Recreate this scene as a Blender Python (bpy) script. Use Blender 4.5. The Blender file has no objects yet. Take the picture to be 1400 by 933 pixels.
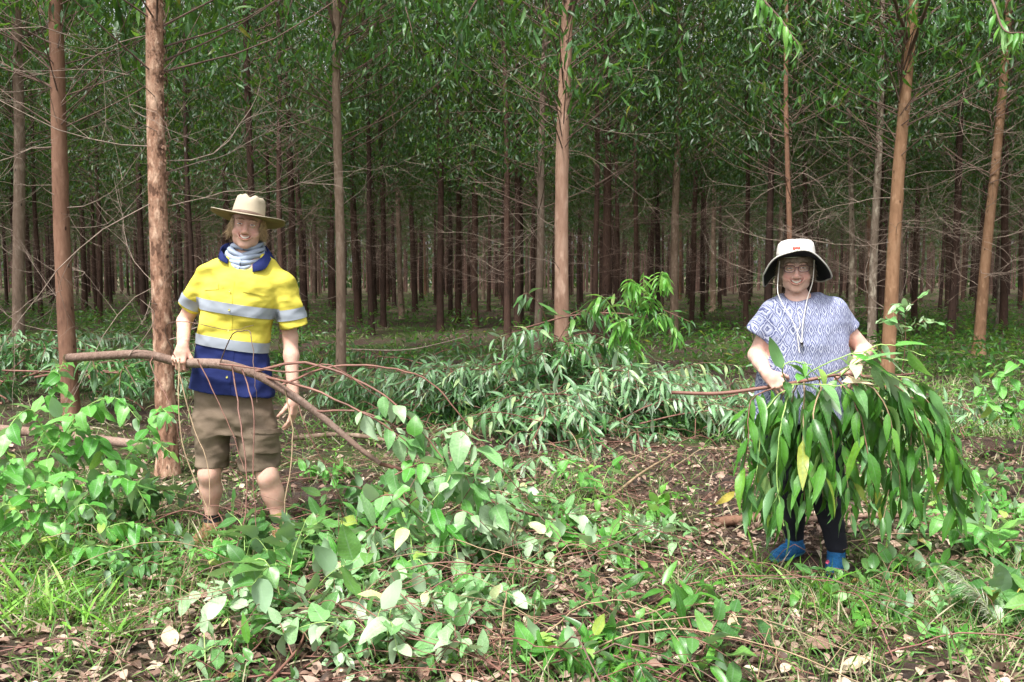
import bpy, bmesh, math, random
import numpy as np
from mathutils import Vector, Matrix, Euler, noise

random.seed(7); rng = np.random.default_rng(7)
SC = bpy.context.scene; COL = SC.collection
PI = math.pi

# ------------------------------------------------------------------ camera
FPX = 1244.0; PW, PH = 1400.0, 933.0
CAMH = 1.45; PITCH = math.atan((466.5 - 375.0) / FPX)
cam_d = bpy.data.cameras.new('camera'); cam = bpy.data.objects.new('camera', cam_d); COL.objects.link(cam)
cam_d.sensor_width = 36.0; cam_d.lens = 36.0 * FPX / PW; cam_d.clip_end = 1500; cam_d.clip_start = 0.05
cam.location = (0, 0, CAMH); cam.rotation_euler = (PI / 2 - PITCH, 0, 0)
SC.camera = cam
_cp, _sp = math.cos(PITCH), math.sin(PITCH)
def W(px, py, Y):
    u = (px - PW / 2) / FPX; v = (PH / 2 - py) / FPX
    d = Vector((u, _cp + v * _sp, -_sp + v * _cp))
    return Vector((0, 0, CAMH)) + d * (Y / d.y)
def G(px, py):                      # where that line of sight meets the ground
    u = (px - PW / 2) / FPX; v = (PH / 2 - py) / FPX
    d = Vector((u, _cp + v * _sp, -_sp + v * _cp))
    p = Vector((0, 0, CAMH)) + d * (-CAMH / d.z); p.z = gz(p.x, p.y); return p

# ------------------------------------------------------------------ world, sun, exposure
world = bpy.data.worlds.new('World'); SC.world = world; world.use_nodes = True
wn = world.node_tree.nodes; wl = world.node_tree.links
SUN_EL, SUN_AZ = math.radians(62), math.radians(208)   # azimuth clockwise from +Y: behind the camera, a little to the left
sky = wn.new('ShaderNodeTexSky'); sky.sky_type = 'NISHITA'; sky.sun_disc = False
sky.sun_elevation = SUN_EL; sky.sun_rotation = SUN_AZ; sky.dust_density = 4.0; sky.ozone_density = 1.0; sky.air_density = 1.2
hs = wn.new('ShaderNodeHueSaturation'); hs.inputs['Saturation'].default_value = 0.10
wl.new(sky.outputs[0], hs.inputs['Color']); wl.new(hs.outputs[0], wn['Background'].inputs[0])
wn['Background'].inputs[1].default_value = 0.11
sun_d = bpy.data.lights.new('sun', 'SUN'); sun_d.energy = 2.4; sun_d.angle = math.radians(10); sun_d.color = (1, 0.96, 0.9)
sun = bpy.data.objects.new('sun', sun_d); COL.objects.link(sun)
sdir = Vector((math.sin(SUN_AZ) * math.cos(SUN_EL), math.cos(SUN_AZ) * math.cos(SUN_EL), math.sin(SUN_EL)))
sun.rotation_euler = sdir.to_track_quat('Z', 'Y').to_euler()
SC.view_settings.view_transform = 'Standard'; SC.view_settings.look = 'None'
SC.view_settings.exposure = 1.6; SC.view_settings.gamma = 1.0
SC.cycles.max_bounces = 8; SC.cycles.diffuse_bounces = 3; SC.cycles.transmission_bounces = 4; SC.cycles.transparent_max_bounces = 6

# ------------------------------------------------------------------ helpers
def gz(x, y):
    return 0.025 * math.sin(x * 1.3 + y * 0.7) * math.sin(y * 0.9 - x * 0.4) + 0.012 * math.sin(x * 3.1 + 1) * math.sin(y * 2.7)
def gzn(x, y):
    return 0.025 * np.sin(x * 1.3 + y * 0.7) * np.sin(y * 0.9 - x * 0.4) + 0.012 * np.sin(x * 3.1 + 1) * np.sin(y * 2.7)
def meta(o, label=None, cat=None, group=None, kind=None):
    if label: o['label'] = label
    if cat: o['category'] = cat
    if group: o['group'] = group
    if kind: o['kind'] = kind
    return o
def empty(name, loc, label=None, cat=None, group=None):
    o = bpy.data.objects.new(name, None); o.location = Vector(loc); o.empty_display_size = .1
    COL.objects.link(o); return meta(o, label, cat, group)
def origin(o):
    v = Vector((0, 0, 0))
    while o: v += Vector(o.location); o = o.parent
    return v
def link(name, me, parent=None, loc=None):
    o = bpy.data.objects.new(name, me); COL.objects.link(o)
    if parent: o.parent = parent
    if loc is not None: o.location = loc
    return o
def np_mesh(name, V, F, lf=None, mats=(), smooth=True, fm=None):
    V = np.asarray(V, dtype=np.float32); F = np.asarray(F, dtype=np.int32); k = F.shape[1]; n = len(F)
    me = bpy.data.meshes.new(name); me.vertices.add(len(V)); me.vertices.foreach_set('co', V.ravel())
    me.loops.add(n * k); me.loops.foreach_set('vertex_index', F.ravel())
    me.polygons.add(n); me.polygons.foreach_set('loop_start', np.arange(0, n * k, k, dtype=np.int32))
    me.polygons.foreach_set('use_smooth', np.full(n, smooth))
    for m in mats: me.materials.append(m)
    if fm is not None: me.polygons.foreach_set('material_index', np.asarray(fm, dtype=np.int32))
    if lf is not None:
        a = me.attributes.new('lf', 'FLOAT_VECTOR', 'POINT'); a.data.foreach_set('vector', np.asarray(lf, dtype=np.float32).ravel())
    me.update(calc_edges=True); return me
def q2t(Q):
    Q = np.asarray(Q); return np.concatenate([Q[:, [0, 1, 2]], Q[:, [0, 2, 3]]])
class Geo:
    def __init__(s): s.V = []; s.F = []; s.L = []; s.M = []; s.n = 0
    def add(s, V, F, lf=None, m=0):
        V = np.asarray(V, float).reshape(-1, 3); F = np.asarray(F, int)
        if F.shape[1] == 4: F = q2t(F)
        s.V.append(V); s.F.append(F + s.n); s.n += len(V)
        s.L.append(np.zeros((len(V), 3)) if lf is None else lf); s.M.append(np.full(len(F), m)); return s
    def mesh(s, name, mats, off=(0, 0, 0), smooth=True):
        return np_mesh(name, np.concatenate(s.V) - np.array(off), np.concatenate(s.F), np.concatenate(s.L), mats, smooth, np.concatenate(s.M))
    def build(s, name, mats, parent=None, smooth=True, kind=None):
        if not isinstance(mats, (list, tuple)): mats = [mats]
        if not s.V: return None
        if parent: o = link(name, s.mesh(name, mats, origin(parent), smooth), parent)
        else:
            A = np.concatenate(s.V); c = (A.min(0) + A.max(0)) / 2; c[2] = A[:, 2].min()
            o = link(name, s.mesh(name, mats, c, smooth), None, c)
        if kind: o['kind'] = kind
        return o
def spline(pts, n=4):
    P = [Vector(p) for p in pts]; P = [P[0] * 2 - P[1]] + P + [P[-1] * 2 - P[-2]]; out = []
    for i in range(1, len(P) - 2):
        for j in range(n):
            t = j / n; a, b, c, d = P[i - 1:i + 3]
            out.append(0.5 * ((2 * b) + (c - a) * t + (2 * a - 5 * b + 4 * c - d) * t * t + (3 * b - a - 3 * c + d) * t ** 3))
    out.append(P[-2].copy()); return out
def tube(pts, radii, sides=6, rnd=0.0, jit=0.0):
    P = np.array([tuple(p) for p in pts], float); n = len(P); r = np.interp(np.linspace(0, 1, n), np.linspace(0, 1, len(radii)), radii)
    T = np.gradient(P, axis=0); T /= np.linalg.norm(T, axis=1)[:, None] + 1e-9
    ref = np.array([0.0, 0, 1]) if abs(T[0, 2]) < .8 else np.array([1.0, 0, 0]); N = np.zeros_like(P)
    u = ref
    for i in range(n):
        u = u - T[i] * np.dot(u, T[i]); u /= np.linalg.norm(u) + 1e-9; N[i] = u
    B = np.cross(T, N); a = np.arange(sides) * 2 * PI / sides
    rr = r[:, None] * (1 + (jit * rng.standard_normal((n, sides)) if jit else 0))
    V = P[:, None] + rr[..., None] * (np.cos(a)[None, :, None] * N[:, None] + np.sin(a)[None, :, None] * B[:, None])
    V = V.reshape(-1, 3); i = np.arange(n - 1)[:, None] * sides; j = np.arange(sides)[None]; j2 = (j + 1) % sides
    F = np.stack([i + j, i + j2, i + sides + j2, i + sides + j], -1).reshape(-1, 4)[:, ::-1]
    # end caps
    V = np.vstack([V, P[0], P[-1]]); c0, c1 = n * sides, n * sides + 1
    F = q2t(F); jj = np.arange(sides); j2 = (jj + 1) % sides
    F = np.vstack([F, np.stack([np.full(sides, c0), jj, j2], 1)[:, ::-1] * 1, np.stack([np.full(sides, c1), (n - 1) * sides + jj, (n - 1) * sides + j2], 1)])
    lf = np.zeros((len(V), 3)); lf[:n * sides, 0] = np.repeat(np.linspace(0, 1, n), sides); lf[:, 2] = rnd
    return V, F, lf

# ------------------------------------------------------------------ materials
def mat(name): 
    m = bpy.data.materials.new(name); m.use_nodes = True; nt = m.node_tree
    return m, nt, nt.nodes, nt.links, nt.nodes['Principled BSDF']
def N(nt, t, **kw):
    n = nt.nodes.new('ShaderNode' + t)
    for k, v in kw.items():
        if hasattr(n, k): setattr(n, k, v)
    return n
def setin(n, d):
    for k, v in d.items(): n.inputs[k].default_value = v
    return n
def ramp(nt, stops, interp='LINEAR'):
    r = nt.nodes.new('ShaderNodeValToRGB'); cr = r.color_ramp; cr.interpolation = interp
    while len(cr.elements) < len(stops): cr.elements.new(.5)
    for e, (p, c) in zip(cr.elements, stops): e.position = p; e.color = (*c, 1) if len(c) == 3 else c
    return r
def mixc(nt, fac, a, b, mode='MIX'):
    n = nt.nodes.new('ShaderNodeMix'); n.data_type = 'RGBA'; n.blend_type = mode
    for i, v in ((0, fac), (6, a), (7, b)):
        if isinstance(v, bpy.types.NodeSocket): nt.links.new(v, n.inputs[i])
        elif i == 0: n.inputs[0].default_value = v
        else: n.inputs[i].default_value = (*v, 1)
    return n.outputs[2]
def math_(nt, op, a, b=None, c=None, clamp=False):
    n = nt.nodes.new('ShaderNodeMath'); n.operation = op; n.use_clamp = clamp
    for i, v in enumerate((a, b, c)):
        if v is None: continue
        if isinstance(v, bpy.types.NodeSocket): nt.links.new(v, n.inputs[i])
        else: n.inputs[i].default_value = v
    return n.outputs[0]
def bump(nt, h, strength, dist, bsdf):
    b = nt.nodes.new('ShaderNodeBump'); b.inputs['Strength'].default_value = strength; b.inputs['Distance'].default_value = dist
    nt.links.new(h, b.inputs['Height']); nt.links.new(b.outputs[0], bsdf.inputs['Normal']); return b
def noise_tex(nt, scale, detail=4, vec=None, rough=.55, stretch=None):
    tc = nt.nodes.new('ShaderNodeTexCoord'); t = nt.nodes.new('ShaderNodeTexNoise')
    setin(t, {'Scale': scale, 'Detail': detail, 'Roughness': rough})
    src = tc.outputs['Object']
    if stretch:
        mp = nt.nodes.new('ShaderNodeMapping'); mp.inputs['Scale'].default_value = stretch
        nt.links.new(src, mp.inputs[0]); src = mp.outputs[0]
    nt.links.new(src, t.inputs['Vector']); return t
def simple(name, col, rough=.7, var=.15, scale=30, spec=.4, bmp=0, bd=.002, stretch=None, sheen=0):
    m, nt, n, l, b = mat(name); t = noise_tex(nt, scale, 4, stretch=stretch)
    c2 = tuple(x * (1 - var) for x in col); c1 = tuple(min(1, x * (1 + var)) for x in col)
    r = ramp(nt, [(.3, c2), (.7, c1)]); l.new(t.outputs[0], r.inputs[0]); l.new(r.outputs[0], b.inputs['Base Color'])
    b.inputs['Roughness'].default_value = rough; b.inputs['Specular IOR Level'].default_value = spec
    if sheen: b.inputs['Sheen Weight'].default_value = sheen
    if bmp: bump(nt, t.outputs[0], bmp, bd, b)
    return m
def leaf_mat(name, stops, back, rough=.42, transl=.3, tcol=(.25, .45, .05), spec=.5, vein=.35, objcoord=True, backmix=.75):
    m, nt, n, l, b = mat(name)
    at = N(nt, 'Attribute'); at.attribute_name = 'lf'; sp = N(nt, 'SeparateXYZ'); l.new(at.outputs['Vector'], sp.inputs[0])
    oi = N(nt, 'ObjectInfo'); r = math_(nt, 'FRACT', math_(nt, 'ADD', sp.outputs[2], oi.outputs['Random']))
    rp = ramp(nt, stops); l.new(r, rp.inputs[0])
    geo = N(nt, 'NewGeometry')
    # side veins and midrib
    av = math_(nt, 'ABSOLUTE', sp.outputs[1])
    mid = math_(nt, 'LESS_THAN', av, .07)
    w = math_(nt, 'SINE', math_(nt, 'MULTIPLY_ADD', math_(nt, 'SUBTRACT', sp.outputs[0], math_(nt, 'MULTIPLY', av, .12)), 75.0, 0.0))
    w = math_(nt, 'MULTIPLY', math_(nt, 'GREATER_THAN', w, .75), .35)
    vv = math_(nt, 'MULTIPLY', math_(nt, 'MAXIMUM', mid, w), vein)
    col = mixc(nt, vv, rp.outputs[0], back)
    nz = noise_tex(nt, 14, 3); mot = ramp(nt, [(.35, (.75, .75, .75)), (.7, (1.15, 1.15, 1.1))]); l.new(nz.outputs[0], mot.inputs[0])
    col = mixc(nt, .8, col, mot.outputs[0], 'MULTIPLY')
    bz = noise_tex(nt, 31, 3, rough=.6); br_ = ramp(nt, [(.66, (0, 0, 0)), (.70, (1, 1, 1))]); l.new(bz.outputs[0], br_.inputs[0]); col = mixc(nt, math_(nt, 'MULTIPLY', br_.outputs[0], .75), col, (.16, .10, .04))
    bk = math_(nt, 'MULTIPLY', geo.outputs['Backfacing'], backmix)
    col = mixc(nt, bk, col, back)
    l.new(col, b.inputs['Base Color']); b.inputs['Roughness'].default_value = rough; b.inputs['Specular IOR Level'].default_value = spec
    tr = N(nt, 'BsdfTranslucent'); l.new(mixc(nt, .6, col, tcol), tr.inputs[0])
    mx = N(nt, 'MixShader'); mx.inputs[0].default_value = transl
    l.new(b.outputs[0], mx.inputs[1]); l.new(tr.outputs[0], mx.inputs[2]); l.new(mx.outputs[0], n['Material Output'].inputs[0])
    bump(nt, math_(nt, 'ADD', mid, w), .25, .002, b)
    return m
M = {}
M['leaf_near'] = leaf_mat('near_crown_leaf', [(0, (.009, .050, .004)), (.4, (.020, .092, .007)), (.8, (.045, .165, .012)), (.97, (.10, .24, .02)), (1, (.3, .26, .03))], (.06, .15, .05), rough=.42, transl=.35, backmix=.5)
M['leaf_crown_shaded'] = leaf_mat('shaded_crown_leaf', [(0, (.004, .024, .003)), (.4, (.009, .046, .005)), (.8, (.020, .082, .008)), (.97, (.055, .15, .014)), (1, (.16, .15, .02))], (.026, .066, .024), rough=.45, transl=.28, backmix=.5)  # darker copy for the rear crowns: forest shade put into the leaf colour
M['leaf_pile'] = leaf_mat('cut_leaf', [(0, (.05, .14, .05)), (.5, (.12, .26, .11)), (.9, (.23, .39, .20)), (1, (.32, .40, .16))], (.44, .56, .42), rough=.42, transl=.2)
M['leaf_bunch'] = leaf_mat('bunch_leaf', [(0, (.025, .10, .012)), (.5, (.05, .18, .02)), (.94, (.10, .29, .03)), (.97, (.14, .31, .03)), (1, (.3, .33, .05))], (.17, .34, .15), rough=.36, transl=.28, spec=.6, backmix=.6)
M['leaf_broad'] = leaf_mat('broad_leaf', [(0, (.055, .25, .025)), (.5, (.11, .35, .055)), (.9, (.18, .45, .10)), (1, (.38, .48, .09))], (.38, .52, .36), rough=.42, transl=.32, tcol=(.3, .55, .08))
M['leaf_pale'] = leaf_mat('pale_leaf', [(0, (.10, .27, .07)), (.4, (.18, .38, .14)), (.8, (.32, .49, .27)), (.97, (.42, .55, .36)), (1, (.5, .5, .2))], (.42, .54, .38), rough=.42, transl=.25, tcol=(.35, .55, .15))
M['leaf_dark'] = leaf_mat('dark_leaf', [(0, (.04, .13, .03)), (.6, (.08, .22, .05)), (.95, (.13, .28, .06)), (1, (.24, .13, .04))], (.24, .36, .24), rough=.38, transl=.25)
M['leaf_bright'] = leaf_mat('bright_leaf', [(0, (.05, .20, .02)), (.6, (.10, .31, .04)), (1, (.20, .42, .07))], (.22, .38, .16), rough=.4, transl=.35, tcol=(.35, .65, .06))
M['grass'] = leaf_mat('grass_blade', [(0, (.05, .14, .02)), (.4, (.11, .27, .05)), (.58, (.19, .36, .09)), (.7, (.30, .29, .16)), (1, (.42, .36, .25))], (.25, .38, .12), rough=.5, transl=.3, vein=0, backmix=.2)
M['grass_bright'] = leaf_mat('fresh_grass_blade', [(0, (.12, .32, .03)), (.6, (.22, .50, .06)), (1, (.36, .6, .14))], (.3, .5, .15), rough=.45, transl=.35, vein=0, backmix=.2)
M['litter'] = leaf_mat('dry_leaf', [(0, (.035, .02, .013)), (.35, (.10, .058, .04)), (.65, (.21, .13, .098)), (.88, (.36, .26, .205)), (1, (.52, .43, .33))], (.42, .30, .24), rough=.6, transl=.08, tcol=(.3, .2, .1), spec=.3, vein=.15, backmix=.4)
M['dry_pale'] = leaf_mat('pale_dry_leaf', [(0, (.45, .30, .20)), (1, (.62, .52, .35))], (.6, .5, .4), rough=.55, transl=.1, tcol=(.4, .3, .15), vein=.3)
M['yellow'] = leaf_mat('yellow_leaf', [(0, (.55, .42, .05)), (1, (.45, .38, .08))], (.5, .42, .12), rough=.5, transl=.25, tcol=(.6, .5, .1))
M['seed'] = leaf_mat('seed_head', [(0, (.45, .50, .38)), (1, (.58, .6, .47))], (.7, .7, .6), rough=.6, transl=.3, tcol=(.6, .6, .4), vein=0)

def bark_mat(name, c_dark, c_mid, c_light, light_amt=.5, bscale=1.0, bs=.6, pit=.30):
    m, nt, n, l, b = mat(name)
    big = noise_tex(nt, 2.2, 5, stretch=(1, 1, .6)); fine = noise_tex(nt, 42 * bscale, 6, stretch=(1, 1, .22), rough=.65)
    spots = noise_tex(nt, 13 * bscale, 3, stretch=(1, 1, .5))
    oi = N(nt, 'ObjectInfo')
    r1 = ramp(nt, [(.3, c_dark), (.5, c_mid), (.72, c_light)])
    s = math_(nt, 'ADD', math_(nt, 'MULTIPLY', big.outputs[0], .55), math_(nt, 'MULTIPLY', fine.outputs[0], .45)); l.new(s, r1.inputs[0])
    lm = ramp(nt, [(.62 - .12 * light_amt, (0, 0, 0)), (.68, (1, 1, 1))]); l.new(spots.outputs[0], lm.inputs[0])
    col = mixc(nt, math_(nt, 'MULTIPLY', lm.outputs[0], light_amt), r1.outputs[0], tuple(min(1, x * 1.35 + .03) for x in c_light))
    dk = ramp(nt, [(pit - .03, (1, 1, 1)), (pit + .03, (0, 0, 0))]); l.new(spots.outputs[0], dk.inputs[0])
    col = mixc(nt, math_(nt, 'MULTIPLY', dk.outputs[0], .7), col, tuple(x * .4 for x in c_dark))
    vo = N(nt, 'TexVoronoi'); vo.inputs['Scale'].default_value = 6.5; vtc = N(nt, 'TexCoord'); vmp = N(nt, 'Mapping'); vmp.inputs['Scale'].default_value = (1.6, 1.6, .8); l.new(vtc.outputs['Object'], vmp.inputs[0]); l.new(vmp.outputs[0], vo.inputs['Vector'])
    vs_ = ramp(nt, [(.085, (1, 1, 1)), (.13, (0, 0, 0))]); l.new(vo.outputs[0], vs_.inputs[0]); col = mixc(nt, math_(nt, 'MULTIPLY', vs_.outputs[0], .85), col, tuple(x * .3 for x in c_dark))
    v = ramp(nt, [(0, (.72, .72, .74)), (1, (1.15, 1.1, 1.05))]); l.new(oi.outputs['Random'], v.inputs[0])
    col = mixc(nt, 1, col, v.outputs[0], 'MULTIPLY')
    l.new(col, b.inputs['Base Color']); b.inputs['Roughness'].default_value = .85; b.inputs['Specular IOR Level'].default_value = .2
    h = math_(nt, 'ADD', math_(nt, 'MULTIPLY', fine.outputs[0], .5), spots.outputs[0]); bump(nt, h, bs, .02, b)
    return m
M['bark_red'] = bark_mat('reddish_bark', (.10, .052, .036), (.215, .118, .078), (.31, .185, .125), .25, 1, .35)
M['bark_flaky'] = bark_mat('flaky_bark', (.12, .058, .038), (.27, .155, .105), (.43, .30, .22), .7, 1.6, 1.0, .42)
M['bark_pink'] = bark_mat('pinkish_bark', (.18, .10, .07), (.31, .195, .145), (.44, .31, .245), .55, .6, .3)
M['bark_orange'] = bark_mat('orange_brown_bark', (.13, .07, .04), (.245, .14, .08), (.35, .225, .14), .35, .8, .35)
M['bark_grey'] = bark_mat('grey_brown_bark', (.10, .075, .055), (.22, .155, .115), (.36, .29, .23), .4, 1, .5)
M['bark_mottled'] = bark_mat('mottled_bark', (.09, .07, .055), (.18, .14, .11), (.36, .32, .26), .85, .7, .5)
M['bark_dark'] = bark_mat('shade_toned_dark_bark', (.026, .016, .013), (.062, .036, .028), (.105, .064, .048), .15, 1, .5)  # brown bark with tones lowered, so inner trunks carry forest shade in their colour
M['twig'] = simple('dead_twig', (.24, .185, .15), .85, .35, 25, .2)
M['twig_brown'] = simple('brown_twig', (.13, .085, .068), .85, .35, 9, .2)
M['stem_red'] = simple('red_stem', (.17, .08, .06), .55, .35, 12, .4)
M['stem_green'] = simple('green_stem', (.28, .42, .12), .5, .25, 12, .4)
M['stem_tan'] = simple('tan_stem', (.27, .19, .115), .6, .3, 12, .4)
M['stick'] = bark_mat('cut_branch_bark', (.12, .075, .055), (.23, .155, .12), (.36, .27, .22), .25, 3, .5)
M['wood_cut'] = simple('pale_cut_wood', (.62, .46, .30), .8, .15, 60)
M['soil_clod'] = simple('dark_soil', (.10, .065, .05), .95, .4, 20, .1, .5, .01)

def ground_mat():
    m, nt, n, l, b = mat('forest_floor')
    a = noise_tex(nt, .55, 6); c = noise_tex(nt, 26, 8, rough=.7); d = noise_tex(nt, 3.5, 6, rough=.65)
    vo = N(nt, 'TexVoronoi'); vo.inputs['Scale'].default_value = 17; tc = N(nt, 'TexCoord')
    wob = N(nt, 'VectorMath', operation='ADD'); l.new(tc.outputs['Object'], wob.inputs[0]); l.new(c.outputs[1], wob.inputs[1])
    l.new(wob.outputs[0], vo.inputs['Vector'])
    soil = ramp(nt, [(.3, (.04, .029, .025)), (.5, (.09, .067, .057)), (.7, (.18, .14, .12))]); l.new(c.outputs[0], soil.inputs[0])
    lit = ramp(nt, [(0, (.045, .026, .018)), (.4, (.095, .055, .04)), (.75, (.16, .10, .078)), (1, (.25, .175, .135))]); sx = N(nt, 'SeparateColor'); l.new(vo.outputs['Color'], sx.inputs[0]); l.new(sx.outputs[0], lit.inputs[0])
    f1 = ramp(nt, [(.42, (0, 0, 0)), (.56, (1, 1, 1))]); l.new(d.outputs[0], f1.inputs[0])
    col = mixc(nt, f1.outputs[0], soil.outputs[0], lit.outputs[0])
    gr = ramp(nt, [(.35, (.045, .09, .02)), (.65, (.12, .20, .05))]); l.new(c.outputs[0], gr.inputs[0])
    f2 = ramp(nt, [(.47, (0, 0, 0)), (.62, (1, 1, 1))]); l.new(a.outputs[0], f2.inputs[0])
    col = mixc(nt, math_(nt, 'MULTIPLY', f2.outputs[0], .75), col, gr.outputs[0])
    l.new(col, b.inputs['Base Color']); b.inputs['Roughness'].default_value = .95; b.inputs['Specular IOR Level'].default_value = .15
    h = math_(nt, 'ADD', vo.outputs[0], c.outputs[0]); bump(nt, h, .8, .03, b)
    return m
M['ground'] = ground_mat()

# ------------------------------------------------------------------ ground sheet
def ground():
    xs = np.concatenate([-np.geomspace(400, 9, 22), np.linspace(-8.8, 8.8, 190), np.geomspace(9, 400, 22)])
    ys = np.concatenate([-np.geomspace(60, 1, 10), np.linspace(0, 16, 190), np.geomspace(16.2, 500, 50)])
    X, Y = np.meshgrid(xs, ys, indexing='ij'); Z = gzn(X, Y)
    near = np.clip((20 - np.hypot(X, Y)) / 6, 0, 1)
    Z = np.where(np.hypot(X, Y) > 30, 0, Z)
    for f, am in ((5.3, .010), (11.7, .007), (23.1, .005)):
        ph = rng.random(6) * 6
        Z += near * am * (np.sin(X * f + Y * f * .6 + ph[0]) * np.sin(Y * f * .8 - X * .3 * f + ph[1]) + .5 * np.sin(X * f * 1.7 - Y * 1.3 * f + ph[2]))
    nx, ny = len(xs), len(ys); V = np.stack([X, Y, Z], -1).reshape(-1, 3)
    i, j = np.meshgrid(np.arange(nx - 1), np.arange(ny - 1), indexing='ij'); a = i * ny + j
    F = np.stack([a, a + ny, a + ny + 1, a + 1], -1).reshape(-1, 4)
    o = link('ground', np_mesh('ground', V, F, None, [M['ground']])); o['kind'] = 'structure'
ground()

# ------------------------------------------------------------------ leaves
def leaf_tpl(kind='lance', nseg=6, fold=.15, curl=.25, sick=.1, wave=0.0, ph=0):
    """leaf of length 1 along +x, half width 0.5 across y, upper side +z"""
    V = [(0, 0, 0)]; L = [(0, 0, 0)]; 
    for i in range(1, nseg):
        t = i / nseg
        if kind == 'lance': w = .5 * (math.sin(PI * t ** .75) ** .9) * (1 - .18 * t)
        elif kind == 'ovate': w = .5 * math.sin(PI * t ** .68) ** .75
        else: w = .5 * math.sin(PI * t) ** .8
        zc = -curl * t * t; yc = sick * t * t
        wv = wave * math.sin(t * 9 + ph)
        for s in (-1, 0, 1):
            V.append((t * (1 - .3 * curl * t), yc + s * w, zc + abs(s) * fold * w * 2 + s * wv * w)); L.append((t, s, 0))
    V.append((1 - .3 * curl, sick, -curl)); L.append((1, 0, 0)); F = []
    F += [(0, 1, 2)[::-1], (0, 2, 3)[::-1]]
    for i in range(nseg - 2):
        a = 1 + i * 3; b = a + 3
        F += [(a, b, b + 1), (a, b + 1, a + 1), (a + 1, b + 1, b + 2), (a + 1, b + 2, a + 2)]
    a = 1 + (nseg - 2) * 3; e = len(V) - 1
    F += [(a, e, a + 1), (a + 1, e, a + 2)]
    F = [tuple(f) for f in F]
    F[0] = (0, 1, 2); F[1] = (0, 2, 3)
    F = [(f[0], f[2], f[1]) for f in F] if False else F
    return np.array(V, float), np.array(F), np.array(L, float)
def fix_up(T):
    V, F, L = T; n = np.cross(V[F[:, 1]] - V[F[:, 0]], V[F[:, 2]] - V[F[:, 0]])
    flip = n[:, 2] < 0; F = F.copy(); F[flip] = F[flip][:, ::-1]; return V, F, L
LANCE = [fix_up(leaf_tpl('lance', 6, f, c, s, w, p)) for f, c, s, w, p in ((.04, .2, .12, .03, 0), (.06, .35, -.12, .05, 1), (.02, .1, .05, .07, 2), (.08, .5, .15, .04, 3), (.03, .3, -.2, .08, 4))]
LANCE_LO = [fix_up(leaf_tpl('lance', 3, .04, c, s)) for c, s in ((.2, .15), (.35, -.15), (.5, .05))]
OVATE = [fix_up(leaf_tpl('ovate', 7, f, c, 0, w, p)) for f, c, w, p in ((.04, .1, .05, 0), (.10, .22, .08, 1), (.03, -.12, .12, 2), (.08, .4, .07, 3), (.13, .15, .14, 4))]
GRASS = [fix_up(leaf_tpl('grass', 4, .004, c, s)) for c, s in ((.3, .1), (.6, -.1), (.9, .1), (.15, 0))]
def batch(tpls, pos, d, n, ln, wd, rnd=None):
    pos = np.asarray(pos, float); d = np.asarray(d, float); n = np.asarray(n, float); m = len(pos)
    d = d / (np.linalg.norm(d, axis=1)[:, None] + 1e-9); n = n - d * (n * d).sum(1)[:, None]; n /= np.linalg.norm(n, axis=1)[:, None] + 1e-9
    s = np.cross(n, d); ln = np.broadcast_to(ln, (m,)); wd = np.broadcast_to(wd, (m,)); rnd = rng.random(m) if rnd is None else rnd
    pick = rng.integers(0, len(tpls), m); VV = []; FF = []; LL = []; off = 0
    for k, (V, F, L) in enumerate(tpls):
        I = np.where(pick == k)[0]
        if not len(I): continue
        v = pos[I][:, None] + ln[I][:, None, None] * (V[None, :, 0:1] * d[I][:, None] + V[None, :, 2:3] * n[I][:, None]) + wd[I][:, None, None] * V[None, :, 1:2] * s[I][:, None]
        f = F[None] + (np.arange(len(I)) * len(V))[:, None, None] + off
        lf = np.repeat(L[None], len(I), 0).copy(); lf[..., 2] = rnd[I][:, None]
        VV.append(v.reshape(-1, 3)); FF.append(f.reshape(-1, 3)); LL.append(lf.reshape(-1, 3)); off += len(I) * len(V)
    return np.concatenate(VV), np.concatenate(FF), np.concatenate(LL)
_lm = {}
def leaf_mesh(kind, ratio, mname):
    key = (kind, round(ratio, 2), mname)
    if key not in _lm:
        T = {'lance': LANCE, 'ovate': OVATE}[kind]; _lm[key] = []
        for V, F, L in T:
            V2 = V * np.array([1, ratio, 1]); _lm[key].append(np_mesh('leaf', V2, F, L, [M[mname]]))
    return _lm[key]
def place_leaf(root, kind, ratio, mname, p, d, n, ln, name='leaf'):
    d = Vector(d).normalized(); n = Vector(n); n = (n - d * n.dot(d)).normalized(); s = n.cross(d)
    R = Matrix((d, s, n)).transposed().to_4x4(); o = link(name, random.choice(leaf_mesh(kind, ratio, mname)), root)
    o.matrix_local = Matrix.Translation(Vector(p) - origin(root)) @ R @ Matrix.Scale(ln, 4); return o
def rv(s=1.0): return Vector((random.gauss(0, s), random.gauss(0, s), random.gauss(0, s)))
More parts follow.
